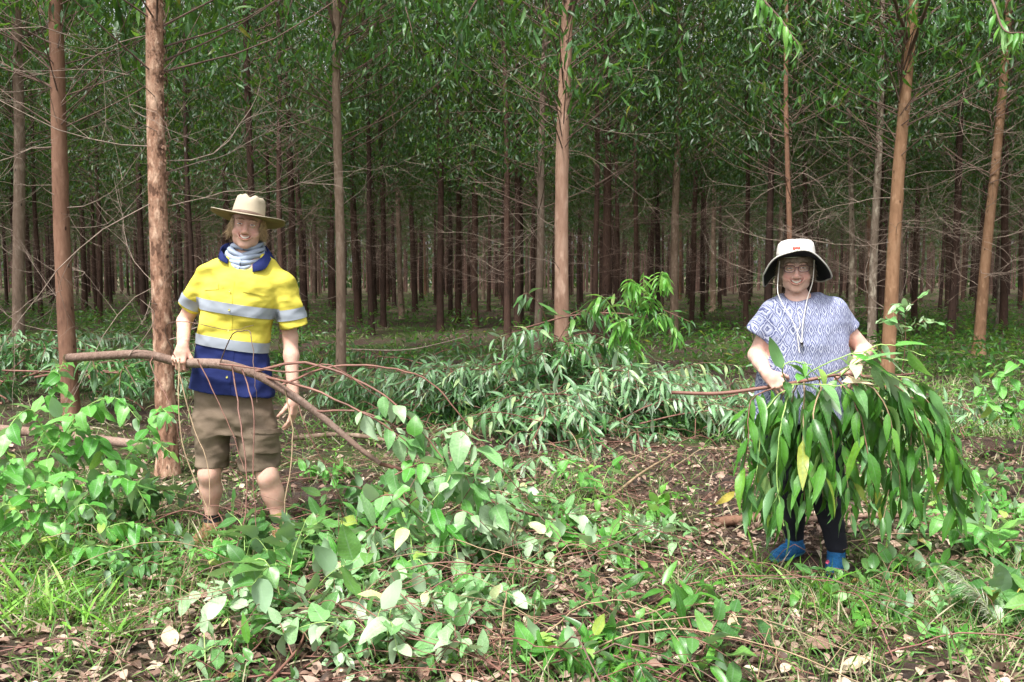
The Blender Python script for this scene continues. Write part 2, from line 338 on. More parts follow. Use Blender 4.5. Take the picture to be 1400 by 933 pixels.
def leaves_along(pts, n, ln, t0=.15, droop=.8, fwd=.4, out=.7, flat=0.0, lv=.42, pairs=False):
    """specs (pos, dir, normal, length) of n leaves set alternately along a stem"""
    out_ = []; m = len(pts) - 1; ph = random.random() * 6
    for i in range(n):
        t = t0 + (1 - t0) * (i + random.random() * .6) / n; t = min(t, .999); k = int(t * m); f = t * m - k
        p = pts[k].lerp(pts[k + 1], f); tg = (pts[k + 1] - pts[k]).normalized()
        a = tg.cross(Vector((0, 0, 1)));  a = a.normalized() if a.length > .1 else Vector((1, 0, 0)); b = tg.cross(a)
        ang = ph + i * 2.6 + random.gauss(0, .4); side = a * math.cos(ang) + b * math.sin(ang) * (1 - flat)
        if t > .97: side *= .2
        d = tg * fwd + side * out + Vector((0, 0, -droop)) + rv(.16); d.normalize()
        nn = Vector((0, 0, 1)) + rv(.3) if abs(d.z) < .8 else side + rv(.5) + Vector((0, -.2, .3))
        out_.append((p, d, nn, ln * (1 + random.uniform(-lv, lv)) * (1 - .35 * max(0, t - .8) / .2)))
    return out_
def as_objects(root, specs, kind, ratio, mname):
    for p, d, n, L in specs: place_leaf(root, kind, ratio, mname, p, d, n, L)
def as_geo(specs, tpls, ratio):
    P = np.array([tuple(s[0]) for s in specs]); D = np.array([tuple(s[1]) for s in specs]); Nn = np.array([tuple(s[2]) for s in specs]); L = np.array([s[3] for s in specs])
    return batch(tpls, P, D, Nn, L, L * ratio)

# ------------------------------------------------------------------ trees
def dead_branch_geo(g, p, d, ln, r, sub=5, sides=4, level=0, curl=.35):
    pts = [Vector(p)]; d = Vector(d).normalized(); n = 8 if level == 0 else 5; bend = rv(.10)
    for i in range(n):
        d = (d + bend * .9 + rv(.14) + Vector((0, 0, curl * random.uniform(-.15, .22)))).normalized(); pts.append(pts[-1] + d * ln / n)
    V, F, L = tube(pts, [r, r * .75, r * .35], sides, random.random()); g.add(V, F, L)
    if level < 2:
        for _ in range(sub):
            k = random.randint(2, n - 1); dd = (pts[k + 1] - pts[k]).normalized() + rv(.55)
            dead_branch_geo(g, pts[k], dd, ln * random.uniform(.25, .5), r * .5, max(0, sub - 3), 3, level + 1, curl)
def tangle(h0, h1, n, seed, near=False):
    random.seed(seed); g = Geo()
    for _ in range(n):
        h = random.uniform(h0, h1) ; a = random.random() * 2 * PI; L = random.uniform(.7, 2.1)
        dead_branch_geo(g, (0.05 * math.cos(a), .05 * math.sin(a), h), (math.cos(a), math.sin(a), random.uniform(-.25, .5)), L, random.uniform(.0035, .0065), 5, 3)
    return g
def crown_geo(h0, H, seed, ncl=240, per=22, ll=.15, big=1.0):
    r_ = np.random.default_rng(seed); P = []; C = []
    for _ in range(ncl):
        u = r_.random() ** .85; h = h0 + u * (H - h0); R = (1.75 * (1 - u) ** .55 + .25) * big
        rr = R * math.sqrt(r_.random()); a = r_.random() * 6.283
        C.append((rr * math.cos(a), rr * math.sin(a), h + .25 * rr))
    C = np.array(C); idx = np.repeat(np.arange(ncl), per); n = len(idx)
    pos = C[idx] + r_.normal(0, 1, (n, 3)) * np.array([.19, .19, .17])
    d = r_.normal(0, .45, (n, 3)); d[:, 2] -= .85
    nn = r_.normal(0, 1, (n, 3)); ln = ll * r_.uniform(.7, 1.3, n)
    return C, pos, d, nn, ln
CR = []
for s in range(6):
    h0 = [3.3, 3.0, 3.6, 2.7, 3.3, 3.9][s]
    C, pos, d, nn, ln = crown_geo(h0, 12.5, 100 + s, 300, 24, .155)
    g = Geo(); V, F, L = batch(LANCE_LO, pos, d, nn, ln, ln * .24); L[:, 2] = np.mod(L[:, 2] * .8, 1); g.add(V, F, L)
    for c in C[::2]:       # limbs to the leaf clumps
        zz = max(2.6, c[2] - .45 * math.hypot(c[0], c[1]) - .3)
        V, F, L = tube(spline([(0, 0, zz), (c[0] * .45, c[1] * .45, zz + .3), tuple(c)], 2), [.010, .003], 3); g.add(V, F, L, 1)
    CR.append(g.mesh('crown', [M['leaf_crown_shaded'], M['twig_brown']]))
CR_NEAR = []
for s in range(3):
    C, pos, d, nn, ln = crown_geo([3.25, 3.5, 3.1][s], 12.0, 300 + s, 260, 24, .17)
    g = Geo(); V, F, L = batch(LANCE[:3], pos, d, nn, ln, ln * .2); g.add(V, F, L)
    for c in C:
        zz = max(2.8, c[2] - .45 * math.hypot(c[0], c[1]) - .3)
        V, F, L = tube(spline([(0, 0, zz), (c[0] * .45, c[1] * .45, zz + .35), tuple(c)], 3), [.008, .002], 4); g.add(V, F, L, 1)
    CR_NEAR.append(g.mesh('crown', [M['leaf_near'], M['twig_brown']]))
TG = []
for s in range(5): TG.append(tangle(1.3, 4.6, 22, 40 + s).mesh('branch_tangle', [M['twig_brown']]))
TGL = []
for s in range(3): TGL.append(tangle(1.2, 4.6, 28, 60 + s).mesh('branch_tangle', [M['twig']]))
def trunk_geo(r, lean, H, seed, sides=14, seg=44, knots=10, flare=.35):
    random.seed(seed); n = seg; P = []; R = []
    ph = random.random() * 6
    for i in range(n + 1):
        t = i / n; h = -.12 + (H + .12) * t ** 1.35
        wob = .03 * math.sin(h * .9 + ph) * min(1, h / 3 if h > 0 else 0)
        P.append((lean[0] * h + wob, lean[1] * h + .02 * math.cos(h * .7 + ph), h)); R.append(r * (1 - .78 * max(h, 0) / H) * (1 + flare * math.exp(-max(h, -.1) / .12)))
    V, F, L = tube(P, R, sides, jit=.015); 
    P = np.array(P); nr = len(P)
    for _ in range(knots):                       # branch scars
        h = random.uniform(.3, 6); a = random.random() * 6.283; k = int(np.argmin(abs(P[:, 2] - h))); ctr = P[k] + R[k] * np.array([math.cos(a), math.sin(a), 0]); ctr[2] = h
        dd = np.linalg.norm((V - ctr) * np.array([1, 1, .7]), axis=1); w = np.exp(-(dd / (r * .45)) ** 2)
        V = V + w[:, None] * np.array([math.cos(a), math.sin(a), 0]) * r * .14
    return V, F, L, P, R
GRP_BG = 'slim plantation trees filling the forest behind'
# (x at bottom, y bottom, x at frame top, depth, width px, bark, dead-branch count, label)
PT = [
 (26, 520, 22, 12.0, 18, 'bark_grey', 7, 'grey brown tree at the left edge of the clearing, behind the reddish trunk'),
 (99, 580, 71, 8.6, 25, 'bark_red', 12, 'smooth reddish brown tree rising behind the cut end of the carried branch'),
 (231, 655, 213, 6.44, 29, 'bark_flaky', 11, 'pale trunk with flaking peeling bark just left of the person in the yellow shirt'),
 (466, 525, 463, 12.0, 15, 'bark_grey', 7, 'grey brown tree just right of the person in the yellow shirt, alone in its gap'),
 (768, 445, 775, 10.2, 22, 'bark_pink', 6, 'straight pinkish tan tree rising out of the middle of the cut foliage heap'),
 (735, 447, 748, 16.0, 12, 'bark_grey', 4, 'thinner grey brown tree directly left of the pinkish tan tree'),
 (814, 470, 816, 18.5, 9, 'bark_dark', 3, 'thin dark tree between the pinkish tan tree and the bright upright shoot'),
 (921, 455, 931, 21.0, 13, 'bark_grey', 4, 'brown tree right of the bright green shoot, with greyish blotched lower trunk'),
 (1217, 440, 1246, 11.0, 20, 'bark_orange', 12, 'orange brown tree leaning right, behind the person in the sun hat'),
 (1338, 478, 1380, 16.3, 16, 'bark_orange', 10, 'orange brown tree leaning right near the right edge, slimmer than its neighbour'),
 (1192, 450, 1208, 18.0, 13, 'bark_mottled', 7, 'pale mottled grey tree just left of the leaning orange brown tree'),
 (1080, 450, 1076, 17.0, 9, 'bark_red', 6, 'thin reddish tree rising straight above the sun hat'),
 (1300, 468, 1322, 19.0, 12, 'bark_dark', 6, 'dark reddish tree between the two leaning orange brown trees'),
 (345, 450, 339, 14.0, 12, 'bark_dark', 3, 'dark brown tree rising right above the brown felt hat'),
 (386, 440, 378, 19.0, 9, 'bark_dark', 2, 'thin dark tree just right of the felt hat brim'),
 (264, 420, 251, 20.0, 8, 'bark_dark', 3, 'thin dark tree between the flaking trunk and the felt hat'),
 (602, 446, 600, 23.0, 11, 'bark_dark', 3, 'dark red brown tree left of centre, with a paler foot behind the heap'),
 (649, 446, 645, 24.0, 11, 'bark_dark', 3, 'dark tree midway between the centre left tree and the pinkish tan tree'),
 (524, 438, 519, 25.0, 9, 'bark_dark', 3, 'thin dark tree right of the grey brown tree, the right one of a close pair'),
 (508, 444, 497, 22.0, 9, 'bark_dark', 3, 'thin brown tree right of the grey brown tree, the left one of a close pair'),
 (1165, 440, 1160, 19.5, 9, 'bark_mottled', 5, 'thin pale tree just right of the sun hat, left of the mottled tree'),
 (868, 440, 872, 24.0, 8, 'bark_dark', 3, 'thin dark tree standing behind the bright upright shoot'),
 (843, 440, 846, 25.0, 7, 'bark_dark', 2, 'very thin dark tree left behind the bright upright shoot'),
 (712, 430, 708, 26.0, 9, 'bark_dark', 3, 'dark slender tree left of the thinner grey brown tree'),
 (945, 440, 962, 25.0, 8, 'bark_dark', 4, 'thin dark tree right beside the blotched brown tree'),
 (1020, 440, 1022, 23.0, 8, 'bark_dark', 5, 'thin dark tree left of the sun hat'),
 (1100, 440, 1100, 22.0, 9, 'bark_dark', 5, 'dark tree rising right behind the sun hat, right of the thin reddish tree'),
 (136, 412, 128, 27.0, 8, 'bark_dark', 3, 'thin dark tree between the reddish and the flaking trunks'),
 (1250, 440, 1262, 24.0, 9, 'bark_dark', 5, 'dark tree just right of the foot of the leaning orange brown tree'),
 (1365, 445, 1395, 23.0, 9, 'bark_mottled', 4, 'thin pale grey tree at the right edge behind the leaning tree'),
]
placed = []; near_roots = {}
for i, (bx, by, tx, Y, wpx, bk, nd, lab) in enumerate(PT):
    a = W(bx, by, Y); t = W(tx, 0, Y); sl = (t.x - a.x) / (t.z - a.z); x0 = a.x - sl * a.z
    r = wpx / 2 * Y / FPX * .95; z0 = gz(x0, Y) if Y < 30 else 0
    root = empty('plantation_tree', (x0, Y, z0), lab, 'tree', 'eucalyptus trees standing along the edge of the plantation')
    g = Geo(); V, F, L, P, R = trunk_geo(r, (sl, random.uniform(-.012, .012)), 12.5, 500 + i, 18 if Y < 13 else 10, 70 if Y < 13 else 30)
    off = np.array(root.location); g.add(V + off, F, L); tr = g.build('trunk', M[bk], root)
    near = Y < 13
    cr = link('crown', random.choice(CR_NEAR if near else CR), root)
    cr.matrix_local = Matrix.Shear('XY', 4, (sl, 0)) @ Matrix.Rotation(random.random() * 6.28, 4, 'Z')
    random.seed(900 + i)
    for _ in range(nd + (4 if Y < 13 else 2)):
        h = random.uniform(1.0, 4.6 if Y < 13 else 6); aa = random.random() * 2 * PI; g = Geo()
        if i in (1, 2): h = random.uniform(.9, 3.5)
        p = off + np.array([sl * h, 0, h]) + np.array([math.cos(aa), math.sin(aa), 0]) * r * .7
        dead_branch_geo(g, p, (math.cos(aa), math.sin(aa) * .8, random.uniform(-.35, .5)), random.uniform(.6, 1.7), random.uniform(.0022, .0048), 6, 4)
        g.build('dead_branch', M['twig'], root)
    if not near:
        tg = link('branch_tangle', random.choice(TGL if bx > 1000 else TG), root, (0, 0, 0)); tg.rotation_euler.z = random.random() * 6.28; tg['kind'] = 'stuff'
    placed.append((x0, Y)); near_roots[i] = (root, sl, r)
# flakes of peeling bark on the nearest trunk
def flakes():
    root, sl, r = near_roots[2]; off = np.array(root.location); n = 1500; z = rng.uniform(.1, 3.6, n); a = rng.uniform(0, 2 * PI, n)
    rr = r * (1 - .78 * z / 12.5) * 1.0 + .001; nr = np.stack([np.cos(a), np.sin(a), np.zeros(n)], 1)
    pos = off + np.stack([sl * z + rr * np.cos(a), rr * np.sin(a), z], 1)
    d = np.stack([rng.normal(0, .35, n), rng.normal(0, .35, n), rng.choice([-1, 1], n) * 1.0], 1); d -= nr * (d * nr).sum(1)[:, None]; d += nr * rng.uniform(.1, .6, n)[:, None]
    ln = rng.uniform(.012, .042, n)
    V, F, L = batch(LANCE_LO, pos, d, nr, ln, ln * rng.uniform(.4, .9, n)); g = Geo(); g.add(V, F, L); g.build('loose_bark', M['bark_flaky'], root, kind='stuff')
flakes()

# background rows
TRK = []
for s in range(5):
    g = Geo(); V, F, L, P, R = trunk_geo(.078 + .007 * s, (random.uniform(-.02, .02), 0), 12.5, 700 + s, 8, 20, 5); g.add(V, F, L); TRK.append(g)
TRK_M = {}
for b_ in ('bark_dark', 'bark_grey', 'bark_red'):
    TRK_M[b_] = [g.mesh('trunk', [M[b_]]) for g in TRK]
random.seed(11)
y = 20.5; nb = 0
while y < 64:
    x = -0.66 * y - 2
    while x < 0.66 * y + 2:
        px_, py_ = x + random.uniform(-.45, .45), y + random.uniform(-.5, .5)
        x += 3.0 if y < 45 else 3.3
        if min(math.hypot(px_ - a, py_ - b) for a, b in placed) < 1.3: continue
        if py_ < 30 and -.49 < px_ / py_ < -.33 and random.random() < .5: continue
        nb += 1; infr = abs(px_) < .58 * py_
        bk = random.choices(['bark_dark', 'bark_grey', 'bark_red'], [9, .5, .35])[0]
        side_ = 'left third' if px_ / py_ < -.19 else ('right third' if px_ / py_ > .19 else 'centre')
        lk = {'bark_dark': 'slim dark brown', 'bark_grey': 'slim greyish', 'bark_red': 'slim reddish brown'}[bk]; rowz = 'shaded middle rows' if py_ < 38 else 'shadowy far rows'
        root = empty('plantation_tree', (px_, py_, 0), '%s tree in the %s, %s of the view' % (lk, rowz, side_), 'tree', '%s trees, %s, %s' % (lk, rowz, side_))
        root.rotation_euler.z = random.random() * 6.28; s = random.uniform(.85, 1.15); root.scale = (s, s, random.uniform(.92, 1.1))
        root.rotation_euler.x = random.uniform(-.02, .02); root.rotation_euler.y = random.uniform(-.02, .02)
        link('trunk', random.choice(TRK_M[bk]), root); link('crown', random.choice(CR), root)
        t = link('branch_tangle', random.choice(TG if random.random() < .7 else TGL), root); t['kind'] = 'stuff'
    y += 2.9
for side in (-1, 1):                 # the rows go on past both edges of the view
    y = 9.5
    while y < 44:
        for k in range(3 if y < 30 else 2):
            px_ = side * ((.60 * y + 1.6 if y < 20 else .66 * y + 3.2) + k * 3.0 + random.uniform(-.4, .4)); py_ = y + random.uniform(-.5, .5)
            root = empty('plantation_tree', (px_, py_, 0), 'dark plantation tree standing beyond the %s edge of the view' % ('left' if side < 0 else 'right'), 'tree', 'plantation trees beyond the %s edge' % ('left' if side < 0 else 'right'))
            root.rotation_euler.z = random.random() * 6.28; link('trunk', random.choice(TRK_M['bark_dark']), root); link('crown', random.choice(CR), root)
            t = link('branch_tangle', random.choice(TG), root); t['kind'] = 'stuff'
        y += 2.9
print('background trees', nb)
# far-off wood that reads as one mass
g = Geo(); gl = Geo(); random.seed(5)
for _ in range(800):
    y = random.uniform(65, 105); x = random.uniform(-.66, .66) * y; r = random.uniform(.06, .11)
    V, F, L = tube([(x, y, -.1), (x + random.uniform(-.15, .15), y, 6), (x + random.uniform(-.3, .3), y, 13)], [r, r * .6, r * .2], 5); g.add(V, F, L)
n = 70000; y = rng.uniform(65, 108, n); x = rng.uniform(-.7, .7, n) * y; z = 3.2 + 11 * rng.random(n) ** .8
V, F, L = batch(LANCE_LO, np.stack([x, y, z], 1), np.stack([rng.normal(0, .5, n), rng.normal(0, .5, n), -np.ones(n)], 1), rng.normal(0, 1, (n, 3)), rng.uniform(.4, .8, n), rng.uniform(.15, .3, n))
g.add(V, F, L, 1)
n = 30000; y = rng.uniform(92, 110, n); x = rng.uniform(-.72, .72, n) * y; z = 4.5 * rng.random(n)
V, F, L = batch(LANCE_LO, np.stack([x, y, z], 1), np.stack([rng.normal(0, .5, n), rng.normal(0, .5, n), -np.ones(n)], 1), rng.normal(0, 1, (n, 3)), rng.uniform(.4, .8, n), rng.uniform(.15, .3, n))
g.add(V, F, L, 1)
o = g.build('distant_wood', [M['bark_dark'], M['leaf_crown_shaded']]); meta(o, 'dark mass of distant trees closing the view at the back', 'forest', None, 'stuff')
#PART2
# ------------------------------------------------------------------ cut branches: prototypes and copies
def copy_tree(o, parent=None):
    c = o.copy(); COL.objects.link(c); c.parent = parent
    for ch in list(o.children): copy_tree(ch, c)
    return c
def make_slash(seed, L, nl, lm, ll, ratio, kind='lance', arch=.25, sidefan=4, stem='stem_red', droop=.5, r=.011):
    random.seed(seed); root = empty('cut_branch', (0, 0, 0)); g = Geo(); specs = []
    main = spline([(0, 0, .04), (L * .35, random.uniform(-.1, .1), .04 + arch * .8), (L * .7, random.uniform(-.15, .15), .04 + arch), (L, random.uniform(-.2, .2), .08 + arch * .35)], 5)
    V, F, Lf = tube(main, [r, r * .3], 6); g.add(V, F, Lf)
    specs += leaves_along(main, nl // (sidefan + 1), ll, .45, droop)
    for k in range(sidefan):
        i = int(len(main) * (.25 + .6 * k / sidefan)); p = main[i]; sg = (-1) ** k
        d = Vector((random.uniform(.5, .9), sg * random.uniform(.5, 1.0), random.uniform(0, .35))); l2 = L * random.uniform(.3, .5)
        tw = spline([p, p + d * l2 * .5 + Vector((0, 0, .06)), p + d * l2 + Vector((l2 * .2, 0, -.12))], 4)
        V, F, Lf = tube(tw, [r * .5, r * .18], 5); g.add(V, F, Lf); specs += leaves_along(tw, nl // (sidefan + 1), ll, .12, droop)
    g.build('stem', M[stem], root)
    as_objects(root, specs, kind, ratio, lm)
    return root
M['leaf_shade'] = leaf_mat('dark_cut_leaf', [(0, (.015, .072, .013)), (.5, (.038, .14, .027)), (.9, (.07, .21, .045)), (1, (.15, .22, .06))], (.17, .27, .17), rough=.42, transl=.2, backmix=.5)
def kill(root):
    for c in list(root.children): bpy.data.objects.remove(c)
    bpy.data.objects.remove(root)
SL = [make_slash(20 + i, [1.3, 1.6, 1.1, 1.5, 1.25][i], 85, 'leaf_pile', .19, .20, arch=[.1, .2, .12, .05, .25][i]) for i in range(5)]
def put(proto, x, y, z, rz, s, label, group=None, tx=0, ty=0, cat='branch'):
    c = copy_tree(proto); c.location = (x, y, z + gz(x, y)); c.rotation_euler = (tx, ty, rz); c.scale = (s, s, s)
    meta(c, label, cat, group); return c
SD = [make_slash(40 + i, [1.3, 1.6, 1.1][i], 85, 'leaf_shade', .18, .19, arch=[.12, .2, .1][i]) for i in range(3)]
random.seed(31)
HG = 'cut leafy branches piled in the middle heap'
LUMPS = [(.38, 9.2, .5, .5, .86), (.95, 8.7, .5, .5, .46), (1.75, 8.2, .65, .45, .30), (2.5, 8.3, .5, .4, .16), (-.45, 9.0, .5, .5, .36), (.25, 8.1, .45, .35, .22), (-1.2, 9.6, .5, .5, .24), (1.3, 9.5, .5, .5, .35)]
def heap_h(x, y): return sum(h * math.exp(-((x - a) / c) ** 2 - ((y - b) / d) ** 2) for a, b, c, d, h in LUMPS)
# mass of small twigs and leaves under the branches: the packed inside of the heap
g = Geo(); n = 7500; x = rng.normal(.55, 1.2, n); y = rng.normal(8.7, .75, n)
hh = np.array([heap_h(a, b) for a, b in zip(x, y)]); keep = hh > .12; x = x[keep]; y = y[keep]; hh = hh[keep]; n = len(x)
z = hh * (.25 + .6 * rng.random(n)); d = rng.normal(0, .6, (n, 3)); d[:, 2] -= .35; d[:, 0] += .25
ln = rng.uniform(.10, .19, n); V, F, L = batch(LANCE_LO, np.stack([x, y, z], 1), d, rng.normal(0, .5, (n, 3)) + [0, -.3, .8], ln, ln * .2); g.add(V, F, L)
for _ in range(140):
    a = random.gauss(.55, .8); b = random.gauss(8.8, .6); h = heap_h(a, b) * random.uniform(.3, .9); an = random.random() * 6.28; q = random.uniform(.3, .7)
    V, F, L = tube(spline([(a, b, h), (a + q * .5 * math.cos(an), b + q * .5 * math.sin(an), h + .05), (a + q * math.cos(an), b + q * math.sin(an), max(.02, h - .1))], 3), [.007, .003], 4); g.add(V, F, L, 1)
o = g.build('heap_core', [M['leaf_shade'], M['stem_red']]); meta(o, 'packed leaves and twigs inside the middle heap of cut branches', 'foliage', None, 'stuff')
for i in range(70):
    lu = random.choice(LUMPS); x = random.gauss(lu[0], lu[2] * .55); y = random.gauss(lu[1], lu[3] * .5); h = heap_h(x, y) * random.uniform(.6, 1.0)
    where = 'sprawling out of the right end of the big heap' if x > 1.4 else ('lying on the left slope of the big heap' if x < -.1 else ('at the front foot of the big heap' if y < 8.2 else 'on top of the big heap'))
    if x > 1.2: rz = random.gauss(-.3, .5)
    elif x < .1: rz = random.gauss(-2.5, .6)
    else: rz = random.gauss(-1.3, 1.0)
    c = put(random.choice(SL if (x > .75 and y < 9.2) or random.random() < .5 else SD), x - .45 * math.cos(rz), y - .45 * math.sin(rz), h, rz, random.uniform(.7, 1.0), 'green cut branch ' + where, HG + ' ' + where.split(' of ')[0], 0, random.uniform(-.05, .22))
# heaps farther left and behind
HL = 'cut branches lying low in the dark green heap at the left'
for i in range(42):
    px = random.uniform(-40, 260); Y = random.uniform(8.6, 13.5); p = W(px, 500, Y); rz = random.random() * 6.28
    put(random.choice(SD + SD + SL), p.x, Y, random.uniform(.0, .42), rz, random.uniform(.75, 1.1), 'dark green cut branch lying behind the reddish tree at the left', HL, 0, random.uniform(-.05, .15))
HB = 'cut branches lying low behind the carried branch'
for i in range(16):
    px = random.uniform(420, 700); Y = random.uniform(9.5, 14); p = W(px, 500, Y); rz = random.random() * 6.28
    put(random.choice(SD), p.x, Y, random.uniform(0, .2), rz, random.uniform(.7, 1.0), 'cut branch lying low between the grey brown tree and the big heap', HB, 0, random.uniform(-.05, .12))
HR = 'cut branches low among the weeds at the right'
for i in range(7):
    px = random.uniform(1270, 1440); Y = random.uniform(7.4, 10); p = W(px, 500, Y); rz = random.random() * 6.28
    put(random.choice(SL), p.x, Y, 0, rz, random.uniform(.5, .8), 'small cut branch half hidden in weeds right of the held bundle', HR, 0, .05)

# ------------------------------------------------------------------ upright shoots and shrubs with every leaf its own part
def shoot_thing(name, label, cat, stems, lm, stem_m, kind, ratio, ll, nl, droop, r0=.008, group=None, out=.7, fwd=.4, t0=.15, flat=0, seed=1):
    random.seed(seed); b = stems[0][0]; root = empty(name, b, label, cat, group)
    for j, s in enumerate(stems):
        sp_ = spline(s, 6); rr = r0 if j == 0 else r0 * .7; V, F, L = tube(sp_, [rr, rr * .3], 6); Geo().add(V, F, L).build('stem', M[stem_m], root)
        as_objects(root, leaves_along(sp_, nl, ll, t0, droop, fwd, out, flat), kind, ratio, lm)
    return root
def wpts(l): return [W(*t) for t in l]
b = G(872, 556); 
shoot_thing('upright_shoot', 'bright green leafy shoot standing upright at the right of the heap', 'sapling',
  [[W(876, 560, 8.6), W(872, 480, 8.6), W(880, 420, 8.6), W(880, 372, 8.6)], [W(874, 480, 8.6), W(850, 440, 8.5), W(822, 405, 8.4), W(812, 425, 8.4)],
   [W(878, 440, 8.6), W(895, 405, 8.5), W(905, 372, 8.45), W(914, 392, 8.4)], [W(876, 460, 8.6), W(900, 430, 8.5), W(918, 440, 8.5), W(926, 468, 8.45)], [W(874, 500, 8.6), W(860, 450, 8.4), W(848, 440, 8.3), W(838, 470, 8.3)],
   [W(878, 430, 8.6), W(872, 395, 8.5), W(862, 385, 8.4), W(852, 405, 8.4)]],
  'leaf_bright', 'stem_green', 'lance', .2, .17, 42, .75, .008, seed=3)
shoot_thing('upright_shoot', 'dark green shoot poking up from the heap in front of the pinkish tan tree', 'sapling',
  [[W(760, 540, 8.7), W(755, 470, 8.7), W(742, 425, 8.6), W(722, 402, 8.5), W(708, 408, 8.5)], [W(755, 480, 8.7), W(740, 450, 8.6), W(715, 455, 8.5), W(700, 475, 8.5)],
   [W(755, 480, 8.7), W(780, 440, 8.6), W(800, 425, 8.6), W(815, 445, 8.5)], [W(758, 500, 8.7), W(775, 470, 8.5), W(800, 480, 8.4), W(815, 505, 8.4)]],
  'leaf_dark', 'stem_red', 'lance', .24, .17, 16, .6, .007, seed=4)
shoot_thing('weed_shoot', 'pale leaved sprig standing alone behind the held bundle at the right', 'plant',
  [[W(1232, 520, 6.2), W(1238, 470, 6.2), W(1240, 425, 6.2), W(1272, 396, 6.1)], [W(1238, 470, 6.2), W(1225, 440, 6.1), W(1205, 436, 6.0)], [W(1239, 450, 6.2), W(1262, 440, 6.1), W(1280, 440, 6.0)], [W(1240, 425, 6.2), W(1232, 418, 6.2), W(1220, 428, 6.1)]],
  'leaf_pale', 'stem_red', 'ovate', .42, .085, 9, .05, .004, flat=.6, seed=5)
shoot_thing('small_shrub', 'fresh green shrub standing at the right edge in front of the leaning tree', 'shrub',
  [[W(1378, 590, 7.0), W(1372, 540, 7.0), W(1355, 495, 6.9)], [W(1378, 580, 7.0), W(1380, 530, 7.0), W(1392, 485, 6.9)], [W(1378, 580, 7.0), W(1350, 550, 6.9), W(1338, 525, 6.8)], [W(1378, 580, 7.0), W(1395, 555, 6.9), W(1415, 530, 6.8)]],
  'leaf_broad', 'stem_green', 'ovate', .5, .13, 16, .5, .006, seed=6)
# broad-leaved shrub in the left foreground
st = [[(85, 640, 4.95), (60, 590, 4.95), (40, 560, 4.9), (10, 590, 4.8), (-5, 660, 4.75)], [(60, 650, 4.9), (90, 590, 4.85), (120, 555, 4.8), (160, 545, 4.75), (190, 575, 4.7)],
 [(90, 650, 5.0), (110, 610, 5.0), (130, 600, 4.9), (150, 640, 4.85)], [(140, 680, 5.0), (170, 630, 4.95), (200, 600, 4.9), (235, 620, 4.8)], [(40, 690, 4.9), (30, 640, 4.8), (15, 630, 4.7), (2, 700, 4.6)],
 [(120, 690, 4.9), (140, 650, 4.8), (180, 660, 4.7), (205, 700, 4.65)], [(70, 700, 4.9), (75, 655, 4.8), (95, 650, 4.7), (112, 700, 4.6)], [(90, 640, 5.1), (70, 560, 5.1), (78, 520, 5.1), (88, 490, 5.1)],
 [(20, 640, 5.2), (0, 600, 5.2), (-20, 560, 5.1), (-40, 600, 5.0)], [(160, 660, 5.2), (190, 610, 5.2), (215, 560, 5.1), (236, 572, 5.0)], [(60, 640, 5.1), (55, 600, 5.1), (95, 565, 5.0), (105, 600, 4.9)]]
gb = G(95, 745)
shoot_thing('coppice_shrub', 'light green broad leaved regrowth shrub at the left in front of the tree trunks', 'shrub',
  [[Vector((gb.x + (i % 4) * .06 - .1, gb.y + .1 + .03 * i, 0))] + wpts(s) for i, s in enumerate(st)], 'leaf_broad', 'stem_green', 'ovate', .52, .112, 27, .55, .006, seed=8, t0=.22)
gb2 = G(60, 800)
st2 = [[(60, 770, 4.4), (40, 720, 4.4), (10, 690, 4.35), (-15, 720, 4.3)], [(70, 770, 4.4), (90, 710, 4.4), (120, 690, 4.35), (150, 730, 4.3)], [(80, 780, 4.5), (130, 730, 4.5), (180, 715, 4.5), (215, 740, 4.45)], [(50, 780, 4.5), (50, 700, 4.5), (60, 660, 4.5), (85, 670, 4.4)],
  [(30, 780, 4.5), (10, 720, 4.5), (5, 650, 4.5), (-10, 640, 4.4)], [(90, 790, 4.5), (110, 750, 4.4), (150, 750, 4.3), (175, 780, 4.25)]]
shoot_thing('coppice_shrub', 'lower leafy regrowth in front of the taller light green left shrub', 'shrub', [[gb2 + Vector((.04 * i - .1, .02 * i, 0))] + wpts(s_) for i, s_ in enumerate(st2)], 'leaf_broad', 'stem_green', 'ovate', .52, .10, 26, .5, .005, seed=18, t0=.2)
# low dark broad leaves under the shrub
def lowplant(name, px, py, n, ll, lm, label, ratio=.5, kind='ovate', h=.25, cat='plant', stem='stem_green', seed=0, group=None, nl=8, droop=.25, out=.8, spread=.3):
    random.seed(seed + 77); p = G(px, py); S = []
    for k in range(n):
        a = random.random() * 6.28; q = spread * random.uniform(.5, 1.2); b = p + Vector((random.uniform(-.05, .05), random.uniform(-.05, .05), -.01))
        S.append([b, b + Vector((q * .4 * math.cos(a), q * .4 * math.sin(a), h * random.uniform(.5, .9))), b + Vector((q * math.cos(a), q * math.sin(a), h * random.uniform(.5, 1.1)))])
    return shoot_thing(name, label, cat, S, lm, stem, kind, ratio, ll, nl, droop, .004, group, out=out, seed=seed)
lowplant('low_plant', 180, 720, 7, .14, 'leaf_dark', 'dark green low plant at the foot of the light green left shrub', h=.3, seed=2)
lowplant('low_plant', 335, 800, 6, .13, 'leaf_dark', 'low plant with round dark leaves in front of the shorts wearer, left one', ratio=.62, h=.3, seed=3)
lowplant('low_plant', 292, 772, 4, .09, 'leaf_broad', 'small green plant partly covering the brown boot at the left', h=.16, seed=31, spread=.16)
lowplant('low_plant', 392, 765, 6, .11, 'leaf_dark', 'leafy plant hiding the foot below the right bare leg', h=.24, seed=32, spread=.22)
lowplant('low_plant', 395, 850, 6, .12, 'leaf_dark', 'low round leaved plant in the left centre foreground, nearer of the two', ratio=.62, h=.34, seed=4)
